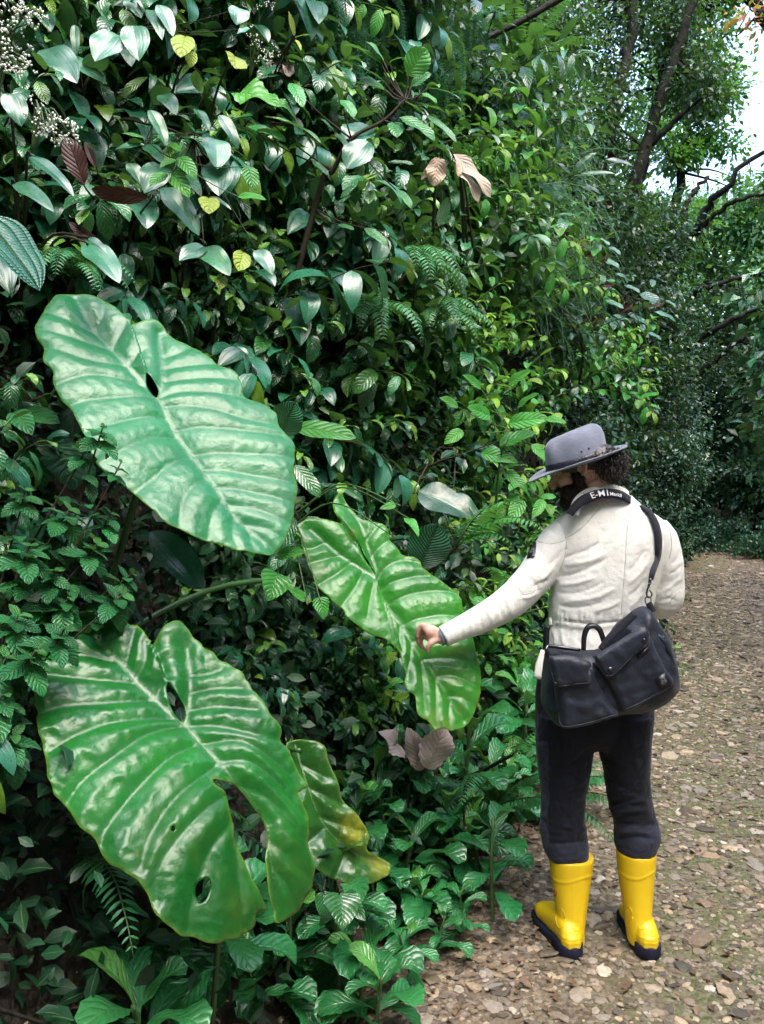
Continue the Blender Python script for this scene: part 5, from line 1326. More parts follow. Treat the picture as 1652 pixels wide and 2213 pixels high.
# ---- camera strap round the neck, printed
cs=[(1232,1112,2.79),(1243,1096,2.790),(1262,1080,2.795),(1287,1070,2.798),(1313,1066,2.800),(1338,1069,2.808),(1357,1078,2.83),(1368,1084,2.88)]
mb=MB(); P=[v3(W(*q)) for q in cs]; Nn=[np.array((-.5,-1,.3))]*2+[np.array((-.2,-1,.35))]*2+[np.array((.1,-1,.35))]*2+[np.array((.6,-1,.3))]*2
ribbon(mb,P,Nn,[.026,.032,.034,.034,.032,.028],.003); strap=mb.build('camera_strap',M_WEB); tag(strap,'black camera strap with white lettering worn round the man\'s neck','camera strap')
Pp=smooth_path(P,120); NP=smooth_path(Nn,120); cum=np.concatenate(([0],np.cumsum([np.linalg.norm(Pp[i+1]-Pp[i]) for i in range(119)])))
def text_mesh(s,size):
    cu=bpy.data.curves.new('t','FONT'); cu.body=s; cu.size=size; cu.extrude=.0004; cu.offset=.0001; o=bpy.data.objects.new('t',cu); C.objects.link(o)
    dg=bpy.context.evaluated_depsgraph_get(); dg.update(); me=bpy.data.meshes.new_from_object(o.evaluated_get(dg)); bpy.data.objects.remove(o)
    V=np.array([v.co[:] for v in me.vertices]); Fs=[tuple(p.vertices) for p in me.polygons]; return V,Fs
def on_strap(V,u0,v0):
    out=[]
    for x,y,z in V:
        u=u0+x; k=min(int(np.searchsorted(cum,u)),118); k=max(k,1); f=(u-cum[k-1])/(cum[k]-cum[k-1]); p=Pp[k-1]+(Pp[k]-Pp[k-1])*f; t=nrm(Pp[k]-Pp[k-1]); nn=nrm(NP[k]); s=nrm(np.cross(nn,t)); m=nrm(np.cross(t,s)) 
        if np.dot(m,nn)<0: m=-m
        if s[2]<0: s=-s
        out.append(p+s*(v0+y)+m*(.0038+z))
    return np.array(out)
k0=cum[np.argmin([abs(CX+p[0]/p[1]*F-1276) for p in Pp])]
tv,tfs=text_mesh('E-M1',.033); tw=tv[:,0].max(); mb=MB(); mb.add(on_strap(tv,k0,-.010),[list(f) for f in tfs])
tv2,tf2=text_mesh('MarkII',.018); mb.add(on_strap(tv2,k0+tw+.006,-.009),[list(f) for f in tf2]); mb.build('lettering',M_WHITE,strap,False)
mb=MB(); q=[Pp[i]+np.array((0,-.004,-.0185)) for i in range(20,100,4)]; tube(mb,q,.0014,5); mb.build('blue_edge',M_BLUE2,strap)
# ================================================================ shoulder bag
def pillow(mb, outline, Y, T, R, back=True, step=.009, yfn=None, wr=0.0, seed=0, lip=0.0, expo=.5):
    """a stuffed panel: front bulges towards the camera by T over the rim width R"""
    pts=[W(x,y,Y) for x,y in outline]; ol=[(p.x,p.z) for p in pts]; n=len(ol)
    sm=smooth_path([(a,b,0) for a,b in ol+[ol[0]]],n*6+1)[:-1]; bd=[]; last=None
    for p in sm:
        if last is None or np.linalg.norm(p-last)>step*.7: bd.append((p[0],p[1])); last=p
    A=np.array(bd); lo,hi=A.min(0),A.max(0); gx,gy=np.meshgrid(np.arange(lo[0],hi[0],step),np.arange(lo[1],hi[1],step)); G=np.stack((gx.ravel(),gy.ravel()),1)
    bl=bd+[bd[0]]; G=G[inside(G,bd)]; d,_=seg_dist(G,bl); G=G[d>step*.5]
    vs,_,fs,_,_,_=delaunay_2d_cdt([Vector(p) for p in bd]+[Vector(p) for p in G.tolist()],[(i,(i+1)%len(bd)) for i in range(len(bd))],[],0,1e-7)
    P=np.array([v[:] for v in vs]); fs=np.array([f for f in fs if len(f)==3]); fs=fs[inside(P[fs].mean(1),bd)]
    d,_=seg_dist(P,bl); t=np.clip(d/R,0,1); h=T*(1-(1-t)**2)**expo
    h=h+wr*np.array([noise.noise(Vector((p[0]*14,p[1]*14,seed)))+.6*noise.noise(Vector((p[0]*34,p[1]*34,seed))) for p in P])*np.clip(d/.02,0,1)
    yo=np.zeros(len(P)) if yfn is None else np.array([yfn(p[0],p[1]) for p in P])
    # outward orientation: triangles are ccw in x,z -> facing -y
    Vf=np.stack((P[:,0],Y+yo-h,P[:,1]),1)
    mb.add(Vf,fs)
    Vb=np.stack((P[:,0],Y+yo+(h*.9 if back else 0)+.004,P[:,1]),1)
    mb.add(Vb,fs[:,::-1])
    # rim
    m=len(bd); kk=[int(np.argmin(np.linalg.norm(P-np.array(b),axis=1))) for b in bd]
    V=np.concatenate((Vf[kk],Vb[kk])); Fq=[(i,(i+1)%m,m+(i+1)%m,m+i) for i in range(m)]; mb.add(V,np.array(Fq)[:,::-1])
    return Vf,fs
YB=2.70
q=lambda *l:[e1c(*p) for p in l]
mb=MB()
Vf,fsb=pillow(mb,q((572,1560),(556,1660),(545,1780),(545,1900),(590,1990),(680,2068),(860,2045),(1045,1990),(1250,1965),(1390,1880),(1448,1800),(1440,1700),(1420,1600),(1382,1480),(1310,1370),(1245,1278),(1180,1282),(1110,1335),(1030,1400),(945,1535),(870,1560),(740,1548),(640,1535)),YB,.085,.085,wr=.010,seed=3)
bag=mb.build('shoulder_bag',M_BAG); tag(bag,'navy canvas shoulder bag with flap pockets hanging at the man\'s hip','bag')
bgv=BVHTree.FromPolygons([Vector(v) for v in Vf],[tuple(f) for f in fsb])
def pocket(outline,T,R,name,lab,Y=YB-.074,wr=.009,seed=1,par=None):
    mb=MB(); Vq,f=pillow(mb,q(*outline),Y,T,R,False,wr=wr,seed=seed,step=.007); o=mb.build(name,M_BAG,par or bag)
    if lab: o['label']=lab
    return o,BVHTree.FromPolygons([Vector(v) for v in Vq],[tuple(x) for x in f])
pk1,b1=pocket([(640,1700),(760,1700),(862,1680),(900,1740),(980,1880),(1045,1985),(860,2045),(682,2072),(655,1960),(632,1820)],.034,.03,'pocket','left front pocket',seed=2)
pk2,b2=pocket([(880,1650),(1050,1540),(1235,1450),(1300,1560),(1360,1680),(1410,1785),(1240,1890),(1075,1972),(1010,1850),(940,1740)],.034,.03,'pocket','right front pocket',seed=5)
fl1,b3=pocket([(596,1600),(730,1598),(868,1642),(858,1700),(866,1782),(760,1788),(645,1800),(612,1700)],.016,.02,'flap','lifted flap of the left pocket',YB-.112,.007,7,bag)
fl2,b4=pocket([(885,1605),(1040,1510),(1205,1412),(1255,1450),(1240,1530),(1180,1570),(1110,1640),(1060,1690),(1000,1737),(955,1722)],.014,.02,'flap','large snap flap of the right pocket',YB-.115,.006,9,bag)
ep,b5=pocket([(1262,1425),(1330,1450),(1385,1500),(1410,1580),(1425,1690),(1380,1640),(1320,1540)],.03,.03,'end_pocket','small pocket on the right end',YB-.05,.006,11)
for par,bv,(x,y),r_ in ((fl2,b4,(1000,1688),.0085),(fl2,b4,(1222,1497),.007),(ep,b5,(1352,1478),.005),(fl1,b3,(640,1780),.006)):
    c,n_=cast(*e1c(x,y),bv,.001,2.55); mb=MB(); R3=frame(n_,UP); ellipsoid(mb,(0,0,0),(r_,r_*.45,r_),(R3,c),16,8); mb.build('snap',M_METAL,par)
# raised rough seams round the pockets
def seam(line,bv,par,r=.0022,fb=2.58,name='seam',mat=None):
    mb=MB(); pts=[cast(*e1c(*p),bv,.0008,fb)[0] for p in smooth2(line,6)]; tube(mb,pts,r,5); mb.build(name,mat or M_EDGE,par)
M_EDGE=plain_mat('worn_edge',(.035,.042,.06),.7,.3,200,.5,.4)
seam([(660,1970),(690,2060),(860,2036),(1030,1985)],b1,pk1); seam([(1078,1962),(1240,1882),(1400,1785)],b2,pk2); seam([(615,1710),(648,1794),(760,1782),(858,1776)],b3,fl1,.0016); seam([(895,1612),(955,1712),(1000,1728),(1060,1682),(1110,1632),(1232,1528)],b4,fl2,.0016)
# maker's patch bottom right
mb=MB(); P4=[cast(*e1c(*p),b2,.003,2.58)[0] for p in ((1292,1748),(1358,1702),(1392,1782),(1330,1822))]
cpt=sum(P4)/4; P5=[p+np.array((0,-.006,0)) for p in P4]; mb.add(P4+P5,[[4,5,6,7],[0,1,5,4],[1,2,6,5],[2,3,7,6],[3,0,4,7]]); pt=mb.build('leather_patch',M_LEATH,bag)
mb=MB(); c=cpt+np.array((0,-.0068,0)); ex=nrm(P4[1]-P4[0]); ez=nrm(P4[0]-P4[3])
tube(mb,[c+ex*.004*math.cos(t)+ez*.004*math.sin(t) for t in np.linspace(0,2*PI,11)],.0008,4)
for k in range(12):
    a=k*PI/6; tube(mb,[c+(ex*math.cos(a)+ez*math.sin(a))*.0065,c+(ex*math.cos(a)+ez*math.sin(a))*.0105],.0009,4)
mb.build('sun_emblem',M_STITCH,pt)
mb=MB(); P4=[cast(*e1c(*p),b2,.002,2.58)[0] for p in ((1172,1600),(1240,1540),(1250,1556),(1182,1615))]; P5=[p+np.array((0,-.004,0)) for p in P4]; mb.add(P4+P5,[[4,5,6,7],[0,1,5,4],[1,2,6,5],[2,3,7,6],[3,0,4,7]]); mb.build('leather_tab',M_LEATH,bag)
# handles, zip, clip and strap
mb=MB(); hy=YB-.06; hpn=[v3(W(*e1c(*p),hy)) for p in ((822,1560),(828,1470),(850,1415),(888,1402),(925,1425),(945,1470),(960,1520))]; ribbon(mb,hpn,[np.array((-.2,-.9,.4))]*7,[.016,.018,.018,.016],.005); mb.build('handle',M_LEATH,bag)
mb=MB(); ribbon(mb,[v3(W(*e1c(*p),YB-.085)) for p in ((600,1590),(650,1590),(700,1640),(760,1690))],[np.array((0,-1,.3))]*4,.024,.004); mb.build('handle',M_WEB,bag)
mb=MB(); ribbon(mb,[v3(W(*e1c(*p),YB-.08)) for p in ((940,1560),(1000,1480),(1080,1400),(1160,1320))],[np.array((-.3,-1,.5))]*4,.026,.004); mb.build('handle',M_WEB,bag)
mb=MB(); tube(mb,[v3(W(*e1c(*p),YB-.078)) for p in ((970,1530),(1000,1515),(1022,1480))],[.003,.003,.002],6,8); mb.build('hook',M_METAL,bag)
mb=MB(); tube(mb,[W(*e1c(580,1530),YB-.03),W(*e1c(690,1545),YB-.05),W(*e1c(800,1560),YB-.05)],[.007,.007,.005],8,14); tube(mb,[W(*e1c(590,1530),YB-.04),W(*e1c(575,1560),YB-.05),W(*e1c(585,1610),YB-.05)],[.006,.005,.005],8,10); mb.build('frame_bar',M_METAL,bag)
# metal ring and swivel clip
mb=MB(); cy_=2.70
def ring(mb,cx0,cy0,rx,ry,r,Y=cy_): tube(mb,[W(*e1c(cx0+rx*math.cos(t),cy0+ry*math.sin(t)),Y) for t in np.linspace(0,2*PI,17)],r,6)
ring(mb,1247,1232,20,26,.0022); rg=mb.build('ring',M_METAL,bag)
mb=MB(); tube(mb,[W(*e1c(x,y),cy_-.004) for x,y in ((1258,1120),(1248,1150),(1238,1185),(1244,1212),(1264,1212),(1272,1190),(1255,1165))],[.0045,.0035,.003,.003,.003,.0025,.002],8,26); tube(mb,[W(*e1c(1262,1090),cy_),W(*e1c(1256,1128),cy_)],[.0065,.0045],8,4); mb.build('swivel_clip',M_METAL,bag)
mb=MB(); ribbon(mb,[v3(W(*e1c(x,y),YB-.01)) for x,y in ((1247,1250),(1262,1275),(1275,1310))],[np.array((0,-1,.2))]*3,.022,.004); mb.build('strap_loop',M_WEB,bag)
sp=[(1264,1098),(1278,1040),(1298,960),(1306,880),(1302,800),(1284,730),(1252,670),(1220,638)]
hh=[cast(*e1c(*p),jbv,.006) for p in sp]; top=hh[-1][0]
Y0s=[2.72,2.745]; P=[v3(W(*e1c(*sp[0]),2.715)),v3(W(*e1c(*sp[1]),2.73))]+[h[0] for h in hh[2:]]+[top+np.array((-.015,.05,.012)),top+np.array((-.03,.12,-.01))]
Nn=[np.array((0,-1,.1)),np.array((0,-1,.1))]+[h[1] for h in hh[2:]]+[np.array((0,-.2,1)),np.array((0,.3,1))]
mb=MB(); ribbon(mb,P,Nn,[.016,.022,.029,.031,.031,.030,.030,.030],.004); mb.build('strap',M_WEB,bag)
mb=MB(); ribbon(mb,[v3(W(*e1c(x,y),2.76)) for x,y in ((585,1405),(580,1445),(578,1500),(575,1560))],[np.array((-.4,-1,0))]*4,.020,.005); mb.build('strap_end',M_LEATH,bag)
M_TALL=leaf_mat('tall_shrub_leaf',(.035,.16,.04),(.065,.24,.06),(.15,.34,.04),.26,.28,'pin',8,spec=.9,vein_light=.15)
# ================================================================ single plants one can pick out
def u1(x,y): return (x*.36, y*.36)                 # upper-left crop
def u2(x,y): return (528.6+x*.36, y*.36)           # upper-middle crop
V_HERO={}
def hero_leaf(kind,w,seed,droop=.5,nl=16,nw=8,tooth=0,wave=.12):
    return leaf_template(kind,nl,nw,w*1.05,.22,droop,tooth,wave,0)
def plant(name,label,cat,mat,leaves,Y,base=None,kind='ovate',group=None,stemmat=None,stem=(),droop=.45,sr=.005,tooth=0,seed=1,face=(.25,-.75,.55),wave=.12,par_name='leaf',deep=None,hook=None):
    """leaves: (base px, tip px, width ratio[, dY[, face]]) ; stems run from the ground to every leaf"""
    r=random.Random(seed); P0=Vector(base) if base is not None else W(leaves[0][0][0],leaves[0][0][1],Y)+Vector((-.25,.5,-.3))
    root=empty(name,P0); tag(root,label,cat,group); st=MB(); b=v3(P0)
    hubs=[v3(W(x,y,Y+d)) for (x,y,d) in stem]
    if hubs: tube(st,[q-b for q in [b]+hubs],[sr*1.7,sr,sr*.5],6,8*len(hubs)+4)
    for i,l in enumerate(leaves):
        (bx,by),(tx,ty),w=l[:3]; dY=l[3] if len(l)>3 else r.uniform(-.08,.08); fc=l[4] if len(l)>4 and l[4] else face
        A=v3(W(bx,by,Y+dY)); Tt=v3(W(tx,ty,Y+dY-r.uniform(.0,.08))); d=Tt-A; ln=np.linalg.norm(d)
        V,Fq,UVv=hero_leaf(kind,w,i,droop*r.uniform(.5,1.4),tooth=tooth,wave=wave)
        tip=V[-(V.shape[0]//17)//1:].mean(0) if False else V[-5]
        # turn the template so that its own base-tip chord falls on the chord wanted
        ch=nrm(V[np.argmax(UVv[:,1])]); th=math.atan2(ch[2],ch[1]); c,s=math.cos(-th),math.sin(-th)
        V=np.stack((V[:,0],V[:,1]*c-V[:,2]*s,V[:,1]*s+V[:,2]*c),1)/np.linalg.norm(V[np.argmax(UVv[:,1])])
        M=frame(d,nrm(np.array(fc)+rv(r,.12)))*ln
        mb=MB(); m_=mat[i] if isinstance(mat,dict) and i in mat else (mat['*'] if isinstance(mat,dict) else mat)
        mb.add(V@M.T,Fq,UVv,tintf(r,.15*r.random())); o=mb.build(par_name,m_,root); o.location=A-b
        if hubs:
            h=hubs[int(np.argmin([np.linalg.norm(A-q) for q in hubs]))]
            mid=(A+h)/2+np.array((0,.01,-.01)); tube(st,[h-b,mid-b,A-b],[sr*.5,sr*.35,sr*.3],5,8)
        else:
            g=b+rv(r,.02); tube(st,[g-b,(g+A)/2-b+np.array((0,0,.12)),A-d*.08-b,A-b],[sr*1.4,sr,sr*.6,sr*.5],6,16)
    st.build('stem',stemmat or M_WOOD,root); return root
M_MELB=leaf_mat('melastome_leaf_pale',(.05,.14,.09),(.09,.21,.14),(.16,.30,.05),.27,.14,'par',bump=.13,spec=.8,vein_light=.06)
M_YEL=leaf_mat('yellowing_leaf',(.34,.42,.05),(.26,.36,.05),(.4,.45,.08),.4,.35,'pin',6)
M_MAR=leaf_mat('maroon_underside',(.07,.015,.010),(.05,.012,.010),(.08,.02,.01),.5,.05,'pin',8,under=(.07,.018,.012),vein_light=.05)
M_CORR=leaf_mat('corrugated_leaf',(.03,.12,.06),(.05,.17,.08),(.1,.2,.05),.30,.12,'pin',16,bump=1.6,vein_light=.2)
# melastome branches of the upper left, near the camera
plant('melastome_branch','nearest branch of large ribbed pale leaves, upper left corner','shrub',M_MELB,
 [(u1(800,155),u1(835,365),.60),(u1(700,205),u1(572,368),.62),(u1(745,240),u1(790,400),.5,.08),(u1(280,295),u1(465,500),.52,-.1),(u1(120,300),u1(645,505),.30,.05),(u1(770,0),u1(850,110),.6),(u1(900,60),u1(975,240),.3),(u1(450,150),u1(460,340),.25),(u1(960,30),u1(1040,220),.4),(u1(1440,50),u1(1420,150),.9),(u1(1500,170),u1(1425,205),.55)],2.75,stem=((180,200,.1),(300,60,.15)),kind='ovate',seed=3)
plant('melastome_branch','branch of ribbed blue-green leaves above the largest pale leaf','shrub',{'*':M_MEL,3:M_MELB,0:M_MELB,11:M_MELB},
 [(u1(1290,835),u1(1305,1015),.66),(u1(1300,985),u1(1315,1175),.66),(u1(975,995),u1(868,1160),.62),(u1(985,1125),u1(1195,1415),.46),(u1(840,1195),u1(885,1375),.62),(u1(905,660),u1(1000,880),.34),(u1(1175,655),u1(1255,785),.4),(u1(870,870),u1(690,900),.3),(u1(880,870),u1(975,980),.4),(u1(1320,690),u1(1430,900),.35),(u1(780,980),u1(850,1110),.5),(u1(1225,1480),u1(1078,1565),.5),(u1(1228,1485),u1(1382,1655),.48),(u1(1260,1180),u1(1390,1260),.3),(u1(1545,1500),u1(1640,1650),.5),(u1(1110,1050),u1(1210,1180),.3),(u1(975,570),u1(1060,690),.45)],2.8,stem=((250,290,.2),(330,270,.12),(420,300,.15)),seed=5)
plant('fresh_sprig','sprig of yellow-green young leaves above the centre of the melastome branch','shrub',M_LIME,
 [(u1(1000,870),u1(1085,910),.4),(u1(1075,945),u1(1180,1080),.5),(u1(1020,1030),u1(1140,1190),.5),(u1(870,830),u1(730,800),.25),(u1(1060,960),u1(960,1010),.3),(u1(1000,1040),u1(900,1120),.5),(u1(1490,1000),u1(1520,1150),.6),(u1(1430,1180),u1(1600,1200),.3)],2.72,stem=((385,345,.1),),seed=6,stemmat=M_STEM)
for i,(a,b_,w_,lab) in enumerate([((1110,215),(1085,345),.55,'upper yellow leaf hanging among ribbed leaves, top left'),((1150,305),(1150,405),.6,'lower yellow leaf of the pair at top left'),((1410,335),(1412,410),.7,'small yellow leaf left of the hanging moss'),((1250,1185),(1255,1285),.6,'small yellow leaf above the largest pale leaf'),((1460,1510),(1430,1625),.62,'yellow oval leaf beside the pair of smooth leaves'),((1340,1655),(1320,1740),.6,'yellow leaf half hidden above the right lobe of the pale leaf')]):
    plant('yellow_leaf',lab,'leaf',M_YEL,[(u1(*a),u1(*b_),w_,-.05)],2.75,seed=20+i,par_name='blade',kind='ellip',group='yellow leaves at the upper left')
plant('maroon_leaf_shrub','three dark maroon leaf undersides curling at the upper left','shrub',M_MAR,
 [(u1(890,1182),u1(548,1135),.30,-.05,(.1,-.7,-.6)),(u1(505,1105),u1(400,820),.42,.0,(.2,-.9,0)),(u1(620,1480),u1(415,1335),.26,0,(.2,-.8,-.4)),(u1(580,1010),u1(510,850),.25,.05,(.2,-.9,0))],2.6,seed=8,kind='ellip')
plant('blue_quilted_leaf','large bluish ribbed leaf cut by the left edge','leaf',M_BLUE,[(u1(-120,1290),u1(240,1745),.55,0,(.3,-.75,.6))],1.9,seed=9,par_name='blade',base=(-1.5,2.0,1.2),droop=.3)
plant('grooved_leaf_herb','herb with narrow dark ribbed leaves left of the maroon leaf','herb',M_MEL,[(u1(185,940),u1(445,1180),.27),(u1(90,1100),u1(325,1270),.26),(u1(525,1470),u1(720,1700),.42),(u1(0,1540),u1(60,1760),.5),(u1(60,560),u1(130,760),.6),(u1(520,1430),u1(640,1520),.4)],2.3,seed=10)
# tall shrub in front of the hanging moss
ST=[(680,450,.1),(720,370,.05),(760,300,0),(830,260,0),(875,215,0)]
plant('tall_shrub','tall shrub of long toothed leaves before the hanging moss, round bright leaf at its top','shrub',{'*':M_TALL,0:M_LIME,1:M_LIME,14:M_MEL,15:M_MEL,9:M_LIME},
 [(u2(985,455),u2(1095,290),.85,0),(u2(838,372),u2(728,250),.5,0),(u2(822,385),u2(588,268),.26,0,(0,-.3,1)),(u2(835,485),u2(618,378),.32,0,(0,-.4,1)),(u2(645,505),u2(488,450),.36,0,(0,-.4,1)),(u2(852,548),u2(640,495),.22,0,(0,-.4,1)),(u2(842,535),u2(690,470),.36),(u2(1100,530),u2(1302,600),.17,0,(0,-.3,1)),(u2(960,610),u2(1080,690),.45,0,(0,-.3,1)),(u2(1060,560),u2(1155,620),.5),(u2(1060,635),u2(1225,690),.24,0,(0,-.3,1)),(u2(930,705),u2(1142,845),.48),(u2(1085,690),u2(1272,855),.27,0,(.1,-.4,1)),(u2(830,680),u2(685,685),.2,0,(0,-.3,1)),(u2(745,752),u2(618,862),.85),(u2(745,850),u2(615,1015),.65),(u2(540,790),u2(455,712),.3),(u2(545,800),u2(618,892),.42),(u2(405,965),u2(505,1055),.42),(u2(585,600),u2(655,705),.55,-.1),(u2(275,500),u2(352,645),.38,-.1),(u2(900,735),u2(915,825),.6),(u2(870,375),u2(975,350),.2,0,(0,-.3,1)),(u2(1000,520),u2(1120,440),.45),(u2(640,960),u2(620,900),.4),(u2(910,1140),u2(1000,1250),.4),(u2(720,1370),u2(860,1480),.35),(u2(560,1350),u2(660,1380),.4),(u2(120,700),u2(460,860),.3,0,(0,-.4,1)),(u2(20,760),u2(250,850),.35)],
 3.3,stem=ST,seed=11,base=Vector((-.75,3.75,1.3)),sr=.009,kind='ellip',tooth=.03)
plant('bright_lobed_leaf','broad bright green leaf at the left of the tall shrub','leaf',M_LIME,[(u2(-30,560),u2(215,640),.75),(u2(190,600),u2(310,720),.4)],3.2,seed=12,kind='heart',tooth=.05,wave=.3)
plant('withered_leaf','pale withered leaf hanging folded right of the tall shrub','dead leaf',M_DEAD,[(u2(1255,925),u2(1478,1185),.28,0),(u2(1260,950),u2(1405,1212),.30,0),(u2(1270,930),u2(1285,1060),.3,.02)],3.9,seed=13,kind='ellip',wave=.5,base=W(1010,520,4.3))
plant('withered_leaf','brown withered leaf hanging just left of the pale folded one','dead leaf',M_DEAD,[(u2(1160,945),u2(1140,1120),.65,0),(u2(1170,960),u2(1060,1080),.25,0)],3.9,seed=14,kind='ellip',wave=.5,base=W(940,500,4.3))
plant('withered_leaf','small pinkish withered leaf below the hanging moss','dead leaf',M_GREYL,[(u2(240,370),u2(150,450),.6,0),(u2(240,370),u2(270,460),.6,0)],3.6,seed=15,kind='ellip',wave=.5)
# middle and lower
plant('oval_leaf_pair','long bright leaf and round grooved leaf at the tip of the pale giant leaf','shrub',{'*':M_BROAD,0:M_LIME,1:M_CORR},[((633,925),(770,947),.34),((610,938),(640,868),.85),((636,1005),(692,1075),.40),((640,1120),(600,1190),.5)],2.75,seed=16,kind='ellip')
plant('corrugated_leaf','upright corrugated oval leaf above the hand','leaf',M_CORR,[((905,1228),(948,1131),.80,0,(.05,-1,.25))],3.15,seed=17,kind='ellip',par_name='blade',droop=.15)
plant('glossy_dark_leaf','wide glossy dark leaf above the middle giant leaf','leaf',M_DARK,[((905,1062),(1018,1118),.62),((985,1065),(1040,1140),.35)],3.4,seed=18,kind='ovate',base=hit(980,980))
plant('hanging_dark_leaf','dark blue-green pointed leaf below the pale giant leaf','leaf',M_MEL,[((326,1148),(438,1274),.42)],2.45,seed=19,kind='ellip',par_name='blade')
plant('round_leaf_herb','pair of round veined leaves at the left edge','herb',M_NET,[((58,962),(98,1052),.80),((125,958),(160,1060),.75,.15),((40,900),(130,915),.45),((30,890),(70,940),.5),((-10,1010),(15,1070),.9)],2.35,seed=22,kind='ovate')
plant('trailing_vine','thin vine with a few heart-shaped leaves between the giant leaves','vine',M_LIME,[((600,1238),(578,1300),.85),((545,1150),(520,1100),.5),((600,1200),(660,1195),.5),((690,1290),(700,1340),.7),((660,1295),(620,1270),.5),((840,1150),(830,1110),.5),((880,1120),(905,1160),.4),((855,1090),(820,1100),.45)],2.7,seed=23,base=(-.40,3.1,1.5),kind='heart',sr=.003,stemmat=M_STEM)
plant('grey_withered_leaves','three withered mauve-grey leaves standing behind the rosette herbs','dead leaf',M_GREYL,[((875,1640),(818,1582),.48,0),((912,1665),(880,1572),.40,.07),((925,1662),(958,1566),.66,-.02),((945,1660),(905,1612),.5,.04)],3.2,seed=24,kind='ellip',wave=.45,tooth=.06,base=hit(900,1690),face=(.2,-.8,.5),droop=.5)
plant('heart_leaf_herb','dark drooping heart-shaped leaf under the torn leaf','herb',M_BROAD,[((735,1930),(740,2010),1.0),((740,1935),(790,1990),.6),((700,1925),(700,1990),.6)],2.3,seed=25,kind='heart',base=hit(720,2040))
plant('yellow_banana_leaf','tall narrow pale leaf near the top of the hanging moss','leaf',M_YEL,[(u2(300,225),u2(265,65),.22),(u2(300,230),u2(420,215),.2,0,(0,-.3,1)),(u2(300,235),u2(340,305),.3)],3.3,seed=26,kind='lance')
plant('heart_leaf_climber','ribbed heart-shaped leaf on the slope above the maroon-backed shrubs','leaf',M_CORR,[((1188,398),(1200,440),1.3),((1215,400),(1180,430),.6)],7.0,seed=27,kind='heart',base=hit(1190,470))
plant('spiky_leaf_plant','clump of long grey-green strap leaves on the bank before the dark trees','plant',M_DARK,[((1235,380),(1200,350),.3),((1240,375),(1290,330),.3),((1240,380),(1330,375),.2),((1250,400),(1300,420),.3),((1230,385),(1180,400),.3),((1245,370),(1230,300),.25),((1310,345),(1370,360),.3)],7.5,seed=28,kind='lance',base=hit(1240,520))
# nettle-like herbs at the left, in front of the giant leaves
def nettle_herb(label,base,tips,seed,ll=.075):
    r=random.Random(seed); b=v3(base); root=empty('nettle_like_herb',base); tag(root,label,'herb','nettle-like herbs at the left edge'); st=MB(); L=Leaves(V_NET)
    for (x,y,Y,k) in tips:
        t=v3(W(x,y,Y)); mid=(b+t)/2+rv(r,.03)+np.array((-.05,0,.05)); tube(st,[np.zeros(3),mid-b,t-b],[.0055,.004,.002],5,14); tp=nrm(t-mid)
        for w in range(3):
            m=4 if w<2 else 2; sz=ll*k*(1.05-.3*w)*r.uniform(.9,1.15); a=r.uniform(0,6); e1=nrm(np.cross(tp,(.3,.2,1))); e2=np.cross(tp,e1)
            for c in range(m):
                th=a+c*2*PI/m+w*.8; L.put(t-b-tp*.03*(2-w)*.6,nrm(math.cos(th)*e1+math.sin(th)*e2+tp*(.1+.4*w)-UP*.4),nrm(UP+np.array((.35,-.35,0))+rv(r,.15)),sz,tintf(r,.3 if w==2 else 0),r)
        for j in range(2):
            q=t-(t-mid)*(.3+.3*j); 
            for c in range(3): L.put(q-b+rv(r,.008),nrm(rv(r)*np.array((1,1,.3))-UP*.3),nrm(UP+np.array((.3,-.3,0))+rv(r,.15)),ll*k*.8,tintf(r),r)
    st.build('stem',M_WOOD,root); mb=MB(); L.flush(mb); mb.build('leaves',M_NET,root)
g=lambda x,y: (x,y,ground(x,y))
nettle_herb('tallest nettle-like herb, its top leaves overlapping the pale giant leaf',g(-.98,2.0),[(222,925,2.02,.9),(190,965,2.05,.8),(262,1000,2.02,.6),(150,1100,2.0,1),(240,1110,2.05,.85),(55,1060,2.0,.9)],1)
nettle_herb('nettle-like herb spreading below the pale giant leaf at the left edge',g(-1.0,1.9),[(60,1180,1.9,1.05),(210,1175,2.0,1),(150,1290,1.95,.95),(265,1285,2.0,1),(120,1235,1.95,1),(285,1240,2.05,.75)],2)
nettle_herb('nettle-like herb drooping over the left edge of the torn giant leaf',g(-.98,1.75),[(40,1330,1.8,1),(78,1405,1.75,1.15),(15,1420,1.75,1.1),(140,1360,1.8,.9),(30,1590,1.7,1.2),(10,1500,1.7,1)],3)
# rosette herbs along the foot of the bank
RO=[(870,1600,1.15),(935,1690,1.1),(1025,1625,1.2),(1062,1690,1.1),(890,1790,1.25),(830,1840,1.2),(965,1790,1.2),(1010,1860,1.1),(1045,1840,1.0),(905,1900,1.15),(945,2000,1.15),(985,1930,1.0),(870,2010,1.0),(800,1990,.9),(1090,1730,.9),(1125,1680,.8),(1120,1590,.9),(1115,1770,.7),
    (340,2090,1.05),(270,2190,1.1),(395,2170,1.0),(480,2090,1.0),(590,2110,1.05),(700,2120,1.1),(560,2200,1.0),(820,2180,.95),(660,2210,1.0),(900,2110,.7),(980,2070,.6),(760,1900,1.0),(840,1700,1.1),(780,1760,.9),(1000,1740,1.1),(950,1860,1.05),(1075,1600,1.0),(1085,1810,.8)]
for i,(x,y,s) in enumerate(RO):
    p=hit(x,y)
    lab='rosette herb of upright toothed leaves at the foot of the bank beside the trail' if y<2030 or x>780 else 'rosette herb of glossy toothed leaves along the bottom edge of the photo'
    (K_ROS if i%3 else K_ROS1).place(p,rnd.uniform(0,6.28),s*(1.35 if p.y<2.7 else 1.15)*max(.9,p.y/3.0),0,lab,'herb','rosette herbs beside the trail' if y<2030 or x>780 else 'rosette herbs along the bottom edge')
